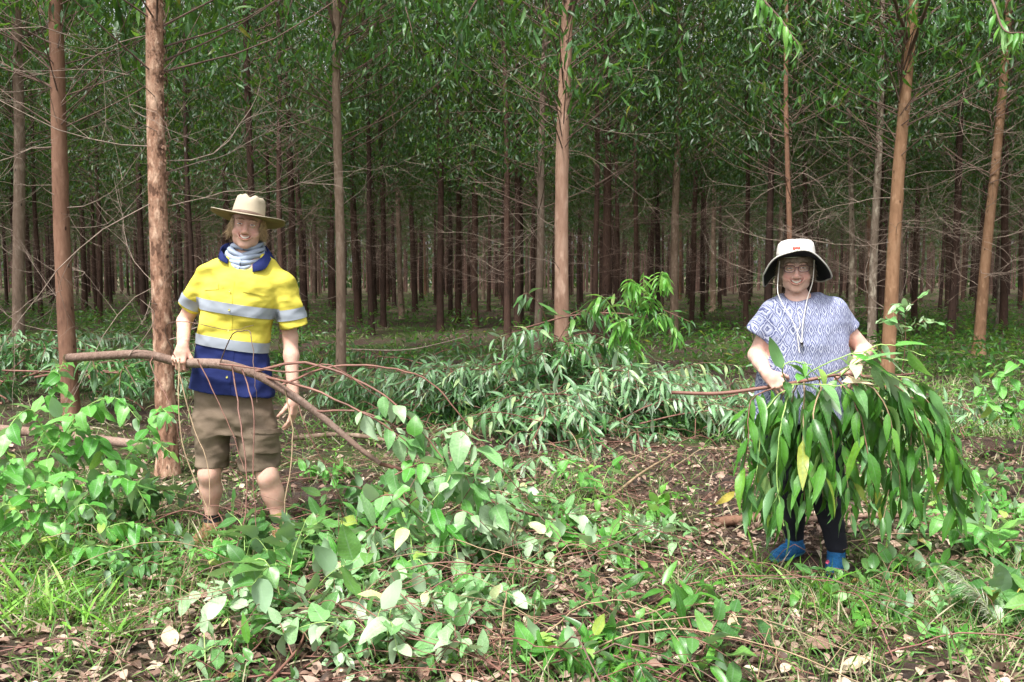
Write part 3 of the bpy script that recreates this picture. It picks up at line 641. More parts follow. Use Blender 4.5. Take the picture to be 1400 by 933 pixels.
lowplant('low_plant', 300, 905, 3, .10, 'leaf_pale', 'small greyish leaved sprig at the bottom left of centre', ratio=.5, h=.15, seed=5)
lowplant('low_plant', 1122, 838, 3, .06, 'leaf_bright', 'tiny bright green weed just in front of the blue shoes', ratio=.6, h=.14, seed=6, spread=.12)
lowplant('low_plant', 1180, 850, 3, .07, 'leaf_bright', 'tiny bright green weed right of the blue shoes', ratio=.5, h=.1, seed=7, spread=.14)
lowplant('low_plant', 1345, 760, 7, .12, 'leaf_broad', 'green broad leaved plant at the right edge near the grass seed head', h=.22, seed=9)
lowplant('low_plant', 1375, 840, 6, .13, 'leaf_dark', 'dark green broad leaved plant at the bottom right corner', h=.2, seed=10)
lowplant('low_plant', 1300, 700, 5, .10, 'leaf_broad', 'low green plant under the right tip of the held bundle', h=.22, seed=12)
lowplant('low_plant', 520, 900, 5, .12, 'leaf_pale', 'greyish green low plant at the bottom centre left', h=.25, seed=13)
lowplant('low_plant', 880, 720, 4, .09, 'leaf_bright', 'small bright green plant in the middle of the open ground', h=.18, seed=14)
lowplant('low_plant', 815, 690, 4, .10, 'leaf_broad', 'light green plant left of the small bright one in the open ground', h=.24, seed=15)

# ------------------------------------------------------------------ broad-leaved cuttings lying on the ground
BL = [make_slash(60 + i, [.9, .75, 1.0][i], 62, ['leaf_pale', 'leaf_broad', 'leaf_dark'][i], .112, .5, 'ovate', .06, 3, 'stem_red', .12, .007) for i in range(3)] + [make_slash(66, .9, 60, 'leaf_bunch', .16, .26, 'lance', .07, 3, 'stem_red', .1, .006)]
random.seed(77)
for px, py, k, s, rz, lab in [
 (470, 770, 0, .95, .3, 'pale leaved cutting lying on the ground right of the bare legs'), (560, 830, 0, .9, -.6, 'pale leaved cutting lying below the tip of the carried branch'),
 (430, 800, 1, .9, .9, 'light green cutting lying in front of the bare legs'), (620, 760, 1, .9, .2, 'light green cutting under the leafy tip of the carried branch'),
 (720, 740, 0, .9, .5, 'pale green cutting lying left in the open ground'), (790, 770, 1, .85, .3, 'light green cutting lying in the middle of the open ground'),
 (850, 745, 0, .7, -.2, 'greyish cutting lying at the right end of the middle leaf patch'), (700, 690, 2, .8, 2.2, 'dark green cutting behind the pale one in the open ground'),
 (480, 700, 2, 1.0, .1, 'dark green cutting behind and right of the bare legs'), (590, 720, 2, 1.0, 2.8, 'dark green cutting behind the carried leaf cluster'),
 (760, 930, 1, .75, .4, 'light green cutting at the bottom edge, centre'), (840, 915, 2, .85, .1, 'glossy dark green cutting at the bottom edge right of centre'),
 (640, 925, 0, .8, 2.4, 'greyish leaved cutting at the bottom edge, left of centre'), (540, 880, 2, .75, 1.3, 'dark cutting in the lower centre left foreground'),
 (1240, 800, 1, .7, -.1, 'light green cutting lying right of the blue shoes'), (1290, 850, 0, .6, .4, 'pale cutting lying beside the grass seed head'),
 (430, 660, 1, .7, .2, 'green cutting lying behind the hanging hand'), (1340, 700, 2, .8, 3.0, 'dark green cutting by the thin pole at the right edge'),
 (250, 740, 2, .8, 3.2, 'dark green cutting at the feet of the yellow shirt wearer, left side')]:
    p = G(px, py); put(BL[k], p.x - .35 * s * math.cos(rz), p.y - .35 * s * math.sin(rz), -.02, rz, s, lab, 'broad leaved cuttings scattered on the open ground')
random.seed(202)
for zn, cnt, (x0, x1, y0, y1), ks in [('across the open ground between the two people', 7, (640, 900, 670, 790), (0, 1, 1, 2, 3)), ('under and beside the leafy tip of the carried branch', 14, (400, 660, 690, 830), (0, 0, 1, 2)),
   ('in the lower left centre foreground', 13, (320, 660, 830, 940), (0, 0, 1, 2, 3)), ('at the right edge of the foreground', 9, (1240, 1420, 660, 900), (1, 2, 3)), ('around the foot of the left shrub', 7, (20, 280, 690, 790), (1, 2, 3)), ('at the bottom edge right of centre', 6, (700, 930, 850, 930), (3, 3, 2))]:
    for _ in range(cnt):
        p = G(random.uniform(x0, x1), random.uniform(y0, y1)); k = random.choice(ks); rz = random.random() * 6.28; s = random.uniform(.35, .95)
        put(BL[k], p.x - .35 * s * math.cos(rz), p.y - .35 * s * math.sin(rz), -.015, rz, s, ['pale', 'light green', 'dark green', 'long leaved'][k] + ' leafy cutting lying ' + zn, 'leafy cuttings ' + zn + ', ' + ['pale', 'light', 'dark', 'long leaved'][k], 0, random.uniform(-.06, .04))
for r_ in SL + SD + BL: kill(r_)

# ------------------------------------------------------------------ grass, weeds, litter
def zone(px, py, spots):
    w = np.zeros(len(px))
    for cx, cy, sx, sy, a in spots: w += a * np.exp(-((px - cx) / sx) ** 2 - ((py - cy) / sy) ** 2)
    return w
FEET = [(W(1078, 760, 4.45).x, 4.42), (W(1135, 780, 4.35).x, 4.28)]
def patchy(X, Y): return .5 + .5 * np.sin(X * 2.3 + 1.7 * np.sin(Y * 1.9)) * np.sin(Y * 2.9 + 1.3 * np.sin(X * 2.7 + 1)) + .35 * np.sin(X * 7.1 + Y * 3.3) * np.sin(Y * 8.3 - X * 2)
def scatter(n, y0, y1, spots, base=.1, pw=1.0, patch_=True):
    """ground points, denser where the place has more of it (world positions; the spots are given where they are seen)"""
    Y = 1 / rng.uniform(1 / y1 ** pw, 1 / y0 ** pw, n) ** (1 / pw); X = rng.uniform(-.62, .62, n) * Y
    px = 700 + X / Y * FPX; py = 375 + FPX * CAMH / Y
    keep = rng.random(n) < np.clip(base + zone(px, py, spots), 0, 1) * (np.clip(patchy(X, Y), .08, 1) if patch_ else 1)
    for fx, fy in FEET: keep &= np.hypot(X - fx, (Y - fy) * .6) > .17
    X, Y = X[keep], Y[keep]; return X, Y
GS = [(120, 760, 190, 60, .9), (40, 880, 90, 50, .6), (300, 740, 120, 60, .4), (450, 620, 120, 60, .6), (700, 560, 200, 60, .2), (760, 700, 140, 50, .6), (1150, 830, 120, 40, .7), (1280, 600, 160, 80, .9), (1330, 500, 150, 50, .9),
      (1300, 850, 120, 70, .6), (880, 900, 150, 25, .2), (600, 850, 130, 60, .45), (980, 600, 70, 80, .6), (330, 470, 200, 25, .7), (1000, 460, 120, 25, .6), (560, 440, 160, 12, .5), (300, 415, 250, 8, .6), (1200, 420, 200, 10, .4), (950, 830, 60, 40, .2)]
def grass(name, n, y0, y1, spots, base, h, w, m, label, straw=None, pw=1.0):
    X, Y = scatter(n, y0, y1, spots, base, pw); k = len(X); tuft = 5
    X = np.repeat(X, tuft) + rng.normal(0, .025, k * tuft); Y = np.repeat(Y, tuft) + rng.normal(0, .025, k * tuft); k *= tuft
    d = rng.normal(0, .5, (k, 3)); d[:, 2] = rng.uniform(.25, 1.2, k); ln = h * rng.uniform(.35, 1.3, k)
    rnd = np.clip(rng.beta(2, 2.4, k), 0, .999)
    V, F, L = batch(GRASS, np.stack([X, Y, gzn(X, Y) - .005], 1), d, rng.normal(0, 1, (k, 3)) * [1, 1, .2] + [0, 0, .6], ln, w * rng.uniform(.6, 1.4, k), rnd)
    g = Geo(); g.add(V, F, L); o = g.build(name, M[m]); meta(o, label, 'grass', None, 'stuff'); print(name, k)
grass('grass', 12500, 3.0, 7.5, GS, .12, .16, .0050, 'grass', 'green and straw coloured grass growing over the open ground')
grass('far_grass', 9000, 7.5, 26, GS, .14, .2, .009, 'grass', 'grass growing under the plantation trees', pw=.6)
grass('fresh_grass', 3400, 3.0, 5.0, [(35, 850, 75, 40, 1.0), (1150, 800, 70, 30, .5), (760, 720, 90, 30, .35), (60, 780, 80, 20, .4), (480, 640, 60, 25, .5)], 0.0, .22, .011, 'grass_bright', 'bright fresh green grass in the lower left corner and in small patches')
# dry bent stalks
def stalks():
    g = Geo(); X, Y = scatter(900, 3.2, 10, GS, .15); 
    for x, y in zip(X, Y):
        a = random.random() * 6.28; q = random.uniform(.1, .45); h = random.uniform(.02, .25)
        V, F, L = tube(spline([(x, y, gz(x, y)), (x + q * .5 * math.cos(a), y + q * .5 * math.sin(a), h), (x + q * math.cos(a), y + q * math.sin(a), h * random.uniform(0, .8) + .01)], 3), [.0022, .0012], 3); g.add(V, F, L, random.choice([0, 0, 1]))
    o = g.build('dry_stalks', [M['stem_tan'], M['stem_red']]); meta(o, 'thin dry stalks and twigs tangled through the grass', 'twigs', None, 'stuff')
stalks()
def twig_tangle():
    g = Geo(); random.seed(404)
    for _ in range(230):
        px, py = (random.uniform(300, 1000), random.uniform(600, 930)) if random.random() < .7 else (random.uniform(0, 1400), random.uniform(560, 930))
        p = G(px, py); a = random.gauss(-.25, .7) + (PI if random.random() < .3 else 0); L = random.uniform(.35, 1.3); h = random.uniform(.02, .22); d = Vector((math.cos(a), math.sin(a), 0)); q = Vector((-d.y, d.x, 0)) * random.gauss(0, .12)
        pts = [p + Vector((0, 0, .01)), p + d * L * .3 + q + Vector((0, 0, h)), p + d * L * .65 + q * 1.5 + Vector((0, 0, h * random.uniform(.5, 1.2))), p + d * L + Vector((0, 0, .02 + h * random.random() * .6))]
        r = random.uniform(.0015, .0045); V, F, L_ = tube([v + rv(.004) for v in spline(pts, 5)], [r, r * .5], 4); g.add(V, F, L_, random.choice([0, 0, 1, 2]))
        for k in range(random.randint(0, 3)):
            b = pts[1].lerp(pts[2], random.random()); e = b + d * random.uniform(.1, .3) + rv(.08); V, F, L_ = tube(spline([b, b.lerp(e, .5) + rv(.015), e], 3), [r * .5, r * .3], 3); g.add(V, F, L_, 0)
    o = g.build('fallen_twigs', [M['stem_red'], M['stem_tan'], M['twig_brown']]); meta(o, 'tangle of thin bare twigs lying over the cut leaves', 'twigs', None, 'stuff')
twig_tangle()
def ground_weeds():
    g = Geo(); sp = GS + [(1300, 520, 150, 60, 1.0), (1180, 480, 200, 40, .5)]
    X, Y = scatter(3400, 3.2, 14, sp, .02, .6); k = 8; n = len(X) * k; X = np.repeat(X, k) + rng.normal(0, .05, n); Y = np.repeat(Y, k) + rng.normal(0, .05, n)
    z = gzn(X, Y) + rng.uniform(.01, .16, n) * np.clip(Y / 7, .5, 1.6); d = rng.normal(0, .8, (n, 3)); d[:, 2] = rng.normal(.1, .35, n); ln = rng.uniform(.014, .036, n) * np.clip(Y / 4.5, 1, 2.2)
    V, F, L = batch([fix_up(leaf_tpl('ovate', 3, .15, .2, 0))], np.stack([X, Y, z], 1), d, rng.normal(0, .35, (n, 3)) + [0, 0, 1], ln, ln * .42); g.add(V, F, L)
    o = g.build('weeds', [M['leaf_bright']]); meta(o, 'low small leaved weeds covering the damp ground', 'weeds', None, 'stuff'); print('weeds', n)
ground_weeds()
def understorey():
    g = Geo(); X, Y = scatter(4200, 12, 60, [(60, 430, 160, 60, .6), (560, 415, 200, 30, .5), (1000, 430, 160, 40, .5), (1300, 440, 150, 60, .8)], .22, .35); k = 26; n = len(X) * k; hgt = np.repeat(rng.uniform(.12, .55, len(X)), k)
    X = np.repeat(X, k) + rng.normal(0, .28, n); Y = np.repeat(Y, k) + rng.normal(0, .28, n); z = hgt * rng.random(n) ** .8; d = rng.normal(0, .8, (n, 3)); d[:, 2] = rng.normal(.15, .45, n); ln = rng.uniform(.08, .2, n)
    V, F, L = batch(LANCE_LO, np.stack([X, Y, z], 1), d, rng.normal(0, .5, (n, 3)) + [0, 0, 1], ln, ln * .28); g.add(V, F, L)
    o = g.build('understorey', [M['leaf_near']]); meta(o, 'low green understorey between the trunks inside the plantation', 'undergrowth', None, 'stuff'); print('understorey', n)
understorey()
def litter():
    g = Geo(); n = 26000
    X, Y = scatter(n, 3.0, 16, [(900, 790, 260, 60, .9), (820, 640, 220, 40, .7), (600, 700, 300, 40, .5), (900, 630, 160, 30, .6), (1100, 720, 120, 60, .6), (250, 860, 220, 50, .6), (1330, 680, 140, 50, .6), (250, 640, 80, 50, .6), (600, 430, 300, 20, .5)], .45, .8, False); n = len(X)
    d = rng.normal(0, 1, (n, 3)); d[:, 2] = rng.normal(.02, .16, n); ln = rng.uniform(.02, .085, n)
    V, F, L = batch(LANCE[1:4] + OVATE[3:], np.stack([X, Y, gzn(X, Y) + rng.uniform(.006, .03, n)], 1), d, rng.normal(0, .4, (n, 3)) + [0, 0, 1], ln, ln * rng.uniform(.25, .55, n), rng.beta(1.6, 1.8, n)); g.add(V, F, L)
    o = g.build('leaf_litter', [M['litter']]); meta(o, 'brown dead leaves scattered over the dark soil', 'litter', None, 'stuff'); print('litter', n)
litter()
for px, py, ln, an, m_, lab in [(232, 890, .15, 1.9, 'dry_pale', 'pale dry leaf standing up at the bottom left'), (1150, 915, .13, .2, 'dry_pale', 'pinkish dry leaf lying at the bottom right'), (1003, 870, .11, 1.4, 'dry_pale', 'narrow tan dry leaf on the bare soil'),
   (885, 828, .10, .4, 'litter', 'rust brown dead leaf lying on the bare soil left of the shoes'), (1150, 802, .09, 2.2, 'litter', 'curled brown leaf lying to the right of the blue shoes'), (1135, 835, .08, 1.0, 'yellow', 'small yellow leaf lying before the blue shoes'), (1392, 820, .09, .8, 'yellow', 'yellow orange leaf at the right edge'),
   (600, 825, .10, 2.6, 'dry_pale', 'pale tan leaf between the greyish cuttings'), (958, 866, .09, .1, 'dry_pale', 'pinkish white dead leaf on the bare soil'), (1100, 890, .16, .1, 'litter', 'long brown leaf lying in the lower right soil'), (335, 647, .08, .1, 'yellow', 'yellow leaf on the ground seen between the bare legs')]:
    p = G(px, py); r_ = empty('fallen_leaf', p, lab, 'leaf', 'single dead leaves standing out on the ground')
    place_leaf(r_, 'ovate', .45, m_, p + Vector((0, 0, .02)), (math.cos(an), math.sin(an), .35), (random.gauss(0, .3), -.4, 1), ln, 'blade')
# seed head of tall grass, bottom right
def seedhead():
    b = G(1372, 925); root = empty('grass_seed_head', b, 'silvery feathery grass seed head arching at the bottom right', 'grass')
    P = spline([b, W(1368, 880, 3.6), W(1350, 830, 3.6), W(1325, 800, 3.6), W(1300, 778, 3.6)], 8); V, F, L = tube(P, [.003, .001], 5); Geo().add(V, F, L).build('stalk', M['stem_green'], root)
    sp = leaves_along(P, 260, .055, .35, .1, 1.2, .3, lv=.5); V, F, L = as_geo(sp, GRASS, .05); Geo().add(V, F, L).build('plume', M['seed'], root, kind='stuff')
seedhead()
# poles and logs on the ground
def pole(name, pts, r, m_, label, sides=10, cat='pole'):
    V, F, L = tube(spline(pts, 6), r, sides, jit=.03); o = Geo().add(V, F, L).build(name, M[m_]); meta(o, label, cat)
pole('fallen_pole', [G(1030, 728) + Vector((0, 0, .03)), G(1180, 717) + Vector((0, 0, .04)), G(1420, 710) + Vector((0, 0, .03))], [.02, .013], 'stick', 'thin grey pole lying across the ground behind the person in the sun hat')
pole('fallen_log', [G(975, 724) + Vector((0, 0, .03)), G(1035, 718) + Vector((0, 0, .04))], [.03, .028], 'bark_red', 'short pinkish piece of branch lying left of the black trousers', cat='log')
pole('fallen_log', [G(-60, 622) + Vector((0, 0, .25)), G(60, 628) + Vector((0, 0, .2)), G(225, 638) + Vector((0, 0, .12))], [.04, .035], 'stick', 'long log lying behind the left shrub at the foot of the trees', cat='log')
pole('fallen_pole', [G(400, 612) + Vector((0, 0, .06)), G(475, 606) + Vector((0, 0, .08)), G(560, 612) + Vector((0, 0, .05))], [.025, .015], 'bark_grey', 'pale pole lying on the ground right of the hanging hand')
pole('fallen_stick', [G(820, 835) + Vector((0, 0, .03)), G(900, 872) + Vector((0, 0, .05)), G(980, 890) + Vector((0, 0, .03)), G(1120, 926) + Vector((0, 0, .02))], [.006, .003], 'stem_red', 'long thin red stem lying across the lower right ground', 6, 'stick')
pole('fallen_stick', [G(835, 690) + Vector((0, 0, .02)), G(880, 665) + Vector((0, 0, .08)), W(926, 618, 6.9)], [.012, .006], 'stem_tan', 'tan stick slanting up from the open ground in front of the heap', 6, 'stick')
pole('fallen_stick', [G(700, 880) + Vector((0, 0, .02)), G(780, 850) + Vector((0, 0, .03)), G(900, 878) + Vector((0, 0, .03))], [.008, .004], 'bark_dark', 'dark stick lying beside the glossy cutting at the bottom', 6, 'stick')
pole('fallen_stick', [W(480, 478, 9.5), W(560, 478, 9.6), W(640, 460, 9.8)], [.008, .004], 'twig', 'bare pale twig arching over the low branches left of the heap', 6, 'stick')
# live shoots hanging into view from the leaning orange brown trees
def live_branch(idx, pts, leaves_px, n, ll, seed, lm='leaf_bright'):
    random.seed(seed); root, sl, r = near_roots[idx]; P = spline(pts, 8); V, F, L = tube(P, [.02, .004], 6); b_ = Geo().add(V, F, L).build('live_branch', M['twig_brown'], root)
    sp = leaves_along(P, n, ll, leaves_px, .8, .3, .45); as_objects(b_, sp, 'lance', .22, lm)
r9 = near_roots[8][0]; sl9 = near_roots[8][1]; b9 = Vector(r9.location)
live_branch(8, [b9 + Vector((sl9 * 4.2, 0, 4.2)), W(1190, -70, 9.5), W(1110, -60, 8.3), W(1040, -20, 7.4), W(1070, 30, 7.2), W(1092, 62, 7.1)], .62, 30, .19, 3)
live_branch(8, [b9 + Vector((sl9 * 4.0, 0, 4.0)), W(1300, -60, 9.5), W(1350, -10, 8.6), W(1372, 40, 8.2), W(1400, 45, 8.0)], .55, 26, .19, 4)
def from_trunk(i, h): r_, sl_, rr_ = near_roots[i]; return Vector(r_.location) + Vector((sl_ * h, 0, h))
live_branch(4, [from_trunk(4, 4.4), W(720, -60, 9.8), W(660, -10, 9.5), W(632, 40, 9.4), W(622, 95, 9.3)], .3, 46, .19, 5, 'leaf_near')
live_branch(4, [from_trunk(4, 4.2), W(800, -50, 9.8), W(850, -20, 9.6), W(880, 30, 9.5)], .3, 34, .19, 6, 'leaf_near')
live_branch(3, [from_trunk(3, 4.6), W(500, -70, 11.6), W(540, -20, 11.2), W(560, 30, 11), W(572, 90, 11)], .3, 46, .2, 7, 'leaf_near')
live_branch(3, [from_trunk(3, 4.4), W(430, -40, 11.6), W(400, 0, 11.2), W(385, 60, 11)], .3, 34, .2, 8, 'leaf_near')
live_branch(1, [from_trunk(1, 4.0), W(110, -60, 8.7), W(150, -20, 9), W(170, 40, 9.2), W(165, 90, 9.3)], .35, 40, .17, 9, 'leaf_near')
live_branch(8, [from_trunk(8, 4.1), W(1200, -60, 10.8), W(1150, -30, 10.5), W(1130, 20, 10.3)], .3, 34, .19, 10, 'leaf_near')
#PART3
# ------------------------------------------------------------------ implicit surfaces for bodies and clothes
class Field:
    def __init__(s, lo, hi, h):
        s.lo = np.array(lo, float); s.h = h; s.n = np.ceil((np.array(hi) - s.lo) / h).astype(int) + 1
        s.ax = [(s.lo[i] + h * np.arange(s.n[i])).astype(np.float32) for i in range(3)]; s.V = np.full(s.n, 0.5, np.float32)
    def sl(s, lo, hi):
        a = np.clip(((np.array(lo) - s.lo) / s.h).astype(int) - 1, 0, s.n - 1); b = np.clip(((np.array(hi) - s.lo) / s.h).astype(int) + 2, 1, s.n)
        q = tuple(slice(a[i], max(b[i], a[i] + 1)) for i in range(3))
        return q, s.ax[0][q[0]][:, None, None], s.ax[1][q[1]][None, :, None], s.ax[2][q[2]][None, None, :]
    def put(s, q, d, k, mode):
        a = s.V[q]
        if mode == 'add':
            if k <= 0: s.V[q] = np.minimum(a, d); return
            h = np.clip(.5 + .5 * (d - a) / k, 0, 1); s.V[q] = d + (a - d) * h - k * h * (1 - h)
        else:
            d = -d
            if k <= 0: s.V[q] = np.maximum(a, d); return
            h = np.clip(.5 - .5 * (d - a) / k, 0, 1); s.V[q] = d + (a - d) * h + k * h * (1 - h)
    def rc(s, a, b, ra, rb, k=.02, mode='add', ys=1.0):
        a = np.array(a, float); b = np.array(b, float); m = max(ra, rb) * max(1, ys) + k + .02
        q, X, Y, Z = s.sl(np.minimum(a, b) - m, np.maximum(a, b) + m); ba = b - a; ba2 = ba.copy(); L = (ba ** 2).sum() + 1e-9
        h = np.clip(((X - a[0]) * ba[0] + (Y - a[1]) * ba[1] + (Z - a[2]) * ba[2]) / L, 0, 1)
        d = np.sqrt((X - a[0] - h * ba[0]) ** 2 + ((Y - a[1] - h * ba[1]) / ys) ** 2 + (Z - a[2] - h * ba[2]) ** 2) - (ra + (rb - ra) * h)
        s.put(q, d * min(1, ys), k, mode)
    def el(s, c, r, R=None, k=.01, mode='add'):
        c = np.array(c, float); r = np.array(r, float); m = max(r) + k + .02; q, X, Y, Z = s.sl(c - m, c + m)
        x, y, z = X - c[0], Y - c[1], Z - c[2]
        if R is not None:
            R = np.array(R); x, y, z = (R[0, 0] * x + R[1, 0] * y + R[2, 0] * z, R[0, 1] * x + R[1, 1] * y + R[2, 1] * z, R[0, 2] * x + R[1, 2] * y + R[2, 2] * z)
        k0 = np.sqrt((x / r[0]) ** 2 + (y / r[1]) ** 2 + (z / r[2]) ** 2); k1 = np.sqrt((x / r[0] ** 2) ** 2 + (y / r[1] ** 2) ** 2 + (z / r[2] ** 2) ** 2) + 1e-6
        s.put(q, k0 * (k0 - 1) / k1, k, mode)
    def loft(s, rows, k=.01, mode='add', p=2.3, slant=0.0):
        """rows: (z, cx, cy, rx, ry)"""
        A = np.array(sorted(rows), float); m = .03 + k
        lo = (A[:, 1] - A[:, 3]).min() - m, (A[:, 2] - A[:, 4]).min() - m, A[0, 0] - m - abs(slant) * .3; hi = (A[:, 1] + A[:, 3]).max() + m, (A[:, 2] + A[:, 4]).max() + m, A[-1, 0] + m + abs(slant) * .3
        q, X, Y, Z = s.sl(lo, hi); zc = Z.ravel()
        f = lambda c: np.interp(zc, A[:, 0], A[:, c])[None, None, :].astype(np.float32)
        cx, cy, rx, ry = f(1), f(2), f(3), f(4)
        d = ((np.abs((X - cx) / rx) ** p + np.abs((Y - cy) / ry) ** p) ** (1 / p) - 1) * np.minimum(rx, ry)
        xm = A[:, 1].mean(); zb = A[0, 0] + slant * (X - xm)
        d = np.maximum(d, np.maximum(zb - Z, Z - A[-1, 0])); s.put(q, d, k, mode)
    def mesh(s):
        V = s.V; S = V < 0; nx, ny, nz = V.shape
        c = [S[i:nx - 1 + i, j:ny - 1 + j, k:nz - 1 + k] for i in (0, 1) for j in (0, 1) for k in (0, 1)]
        cnt = sum(x.astype(np.int8) for x in c); act = (cnt > 0) & (cnt < 8); I = np.argwhere(act); idx = np.full(act.shape, -1, np.int64); idx[act] = np.arange(len(I))
        cor = np.array([(i, j, k) for i in (0, 1) for j in (0, 1) for k in (0, 1)]); val = np.stack([V[I[:, 0] + a, I[:, 1] + b, I[:, 2] + c_] for a, b, c_ in cor], 1)
        acc = np.zeros((len(I), 3)); w = np.zeros(len(I))
        for a in range(8):
            for b in range(a + 1, 8):
                if np.abs(cor[a] - cor[b]).sum() != 1: continue
                va, vb = val[:, a], val[:, b]; m = (va < 0) != (vb < 0); t = np.where(m, va / np.where(m, va - vb, 1), 0)
                acc += m[:, None] * (cor[a][None] + t[:, None] * (cor[b] - cor[a])[None]); w += m
        P = s.lo + s.h * (I + acc / w[:, None]); Q = []
        for ax in range(3):
            o = [1, 1, 1]; 
            A_ = [slice(1, n_ - 1) for n_ in V.shape]; B_ = list(A_); A_[ax] = slice(0, V.shape[ax] - 1); B_[ax] = slice(1, V.shape[ax])
            sa, sb = S[tuple(A_)], S[tuple(B_)]; E = np.argwhere(sa != sb); off = np.array([1, 1, 1]); off[ax] = 0; E = E + off
            u, v = (ax + 1) % 3, (ax + 2) % 3; du = np.eye(3, dtype=int)[u]; dv = np.eye(3, dtype=int)[v]
            g_ = lambda p_: idx[p_[:, 0], p_[:, 1], p_[:, 2]]
            q = np.stack([g_(E - du - dv), g_(E - dv), g_(E), g_(E - du)], 1); ins = S[tuple(E.T)]
            q[~ins] = q[~ins][:, ::-1]; Q.append(q)
        Q = np.concatenate(Q); Q = Q[(Q >= 0).all(1)]; return P, Q
def smoothn(P, Q, it=2, lam=.5):
    n = len(P)
    for _ in range(it):
        acc = np.zeros_like(P); c = np.zeros(n)
        for a in range(4):
            b = (a + 1) % 4
            np.add.at(acc, Q[:, a], P[Q[:, b]]); np.add.at(acc, Q[:, b], P[Q[:, a]]); np.add.at(c, Q[:, a], 1); np.add.at(c, Q[:, b], 1)
        P = P + lam * (acc / np.maximum(c, 1)[:, None] - P)
    return P
def vnormals(P, Q):
    n = np.cross(P[Q[:, 2]] - P[Q[:, 0]], P[Q[:, 3]] - P[Q[:, 1]]); out = np.zeros_like(P)
    for a in range(4): np.add.at(out, Q[:, a], n)
    return out / (np.linalg.norm(out, axis=1)[:, None] + 1e-12)
def mesh_obj(name, P, Q, mats, root, col=None, fm=None):
    me = np_mesh(name, P - np.array(origin(root)), Q, None, mats, True, fm)
    if col is not None:
        a = me.color_attributes.new('tint', 'FLOAT_COLOR', 'POINT'); a.data.foreach_set('color', np.c_[col, np.ones(len(col))].astype(np.float32).ravel())
    return link(name, me, root)
def patch(name, P, Q, planes, off, thick, m_, root, bbox=None, smooth=True):
    """a separate piece of cloth cut out of a garment's surface by planes (point, normal: keeps the side the normal points to), lifted by off"""
    nrm = vnormals(P, Q); C = P[Q].mean(1); keep = np.ones(len(Q), bool)
    for p, n in planes: keep &= ((C - np.array(p)) @ (np.array(n) / np.linalg.norm(n))) > -.012
    Qk = Q[keep]; u, inv = np.unique(Qk, return_inverse=True); Qk = inv.reshape(-1, 4)
    bm = bmesh.new(); PO = P + nrm * off; vs = [bm.verts.new(tuple(p)) for p in PO[u]]
    for f in Qk:
        try: bm.faces.new([vs[i] for i in f])
        except ValueError: pass
    for p, n in planes:
        bmesh.ops.bisect_plane(bm, geom=bm.verts[:] + bm.edges[:] + bm.faces[:], dist=1e-5, plane_co=tuple(p), plane_no=tuple(n), clear_inner=True)
    bm.normal_update()
    if thick > .0035:
        bmesh.ops.solidify(bm, geom=bm.faces[:], thickness=-thick)
    for f in bm.faces: f.smooth = smooth
    me = bpy.data.meshes.new(name); bm.to_mesh(me); bm.free(); me.transform(Matrix.Translation(-origin(root))); me.materials.append(m_)
    return link(name, me, root)
def wrinkle(P, Q, amp, fx=9, fz=14, seed=0):
    r_ = np.random.default_rng(seed); n = vnormals(P, Q); w = np.zeros(len(P))
    for i in range(8):
        k = r_.normal(0, 1, 3); k /= np.linalg.norm(k); k = k * np.array([fx, fx, fz]) * (1.6 + i * .5); ph = r_.random() * 6.28
        warp = 1.3 * np.sin(P @ (r_.normal(0, 1, 3) * 9) + ph); m = np.clip(.5 + .8 * np.sin(P @ (r_.normal(0, 1, 3) * 11) + ph * 2), 0, 1)
        w += m * (.55 - np.abs(np.sin(.5 * (P @ k + warp)))) / (1 + i * .22)
    return P + n * (w * amp)[:, None]

def skin_mat(name, base, red):
    m, nt, n, l, b = mat(name); a = N(nt, 'Attribute'); a.attribute_name = 'tint'
    t = noise_tex(nt, 22, 5); r = ramp(nt, [(.3, tuple(x * y for x, y in zip(base, (.88, .78, .78)))), (.65, tuple(min(1, x * 1.04) for x in base))]); l.new(t.outputs[0], r.inputs[0])
    c = mixc(nt, 1, r.outputs[0], a.outputs['Color'], 'MULTIPLY'); l.new(c, b.inputs['Base Color'])
    b.inputs['Roughness'].default_value = .6; b.inputs['Specular IOR Level'].default_value = .3; b.inputs['Subsurface Weight'].default_value = .12; b.inputs['Subsurface Radius'].default_value = (.02, .008, .004); b.inputs['Subsurface Scale'].default_value = .5
    f = noise_tex(nt, 160, 3); bump(nt, f.outputs[0], .15, .001, b); return m
M['skin'] = skin_mat('skin', (.58, .37, .29), 0); M['skin2'] = skin_mat('fair_skin', (.62, .41, .335), 0)
def cloth(name, col, bmp=.3, var=.08, rough=.85, sc=160):
    m, nt, n, l, b = mat(name); t = noise_tex(nt, 6.5, 1.5, stretch=(1, 1, 1.5), rough=.4); w = noise_tex(nt, sc, 2, stretch=(1, 1, 1))
    r = ramp(nt, [(.3, tuple(x * (1 - var) for x in col)), (.7, tuple(min(1, x * (1 + var)) for x in col))]); l.new(t.outputs[0], r.inputs[0]); l.new(r.outputs[0], b.inputs['Base Color'])
    b.inputs['Roughness'].default_value = rough; b.inputs['Specular IOR Level'].default_value = .25
    bump(nt, math_(nt, 'ADD', math_(nt, 'MULTIPLY', t.outputs[0], 2.0), math_(nt, 'MULTIPLY', w.outputs[0], .03)), bmp, .035, b); return m
M['yellow_cloth'] = cloth('hi_vis_yellow_cloth', (.58, .50, .07), .9); M['navy'] = cloth('navy_cloth', (.010, .018, .095), .5); M['tape'] = cloth('silver_tape', (.27, .30, .345), .15, .05, .45)
M['gaiter'] = cloth('pale_blue_cloth', (.28, .33, .42), .6, .2, .85, 60); M['khaki'] = cloth('khaki_cloth', (.15, .112, .08), 1.0, .22); M['felt'] = cloth('beige_felt', (.36, .31, .23), .15, .06, .9, 300)
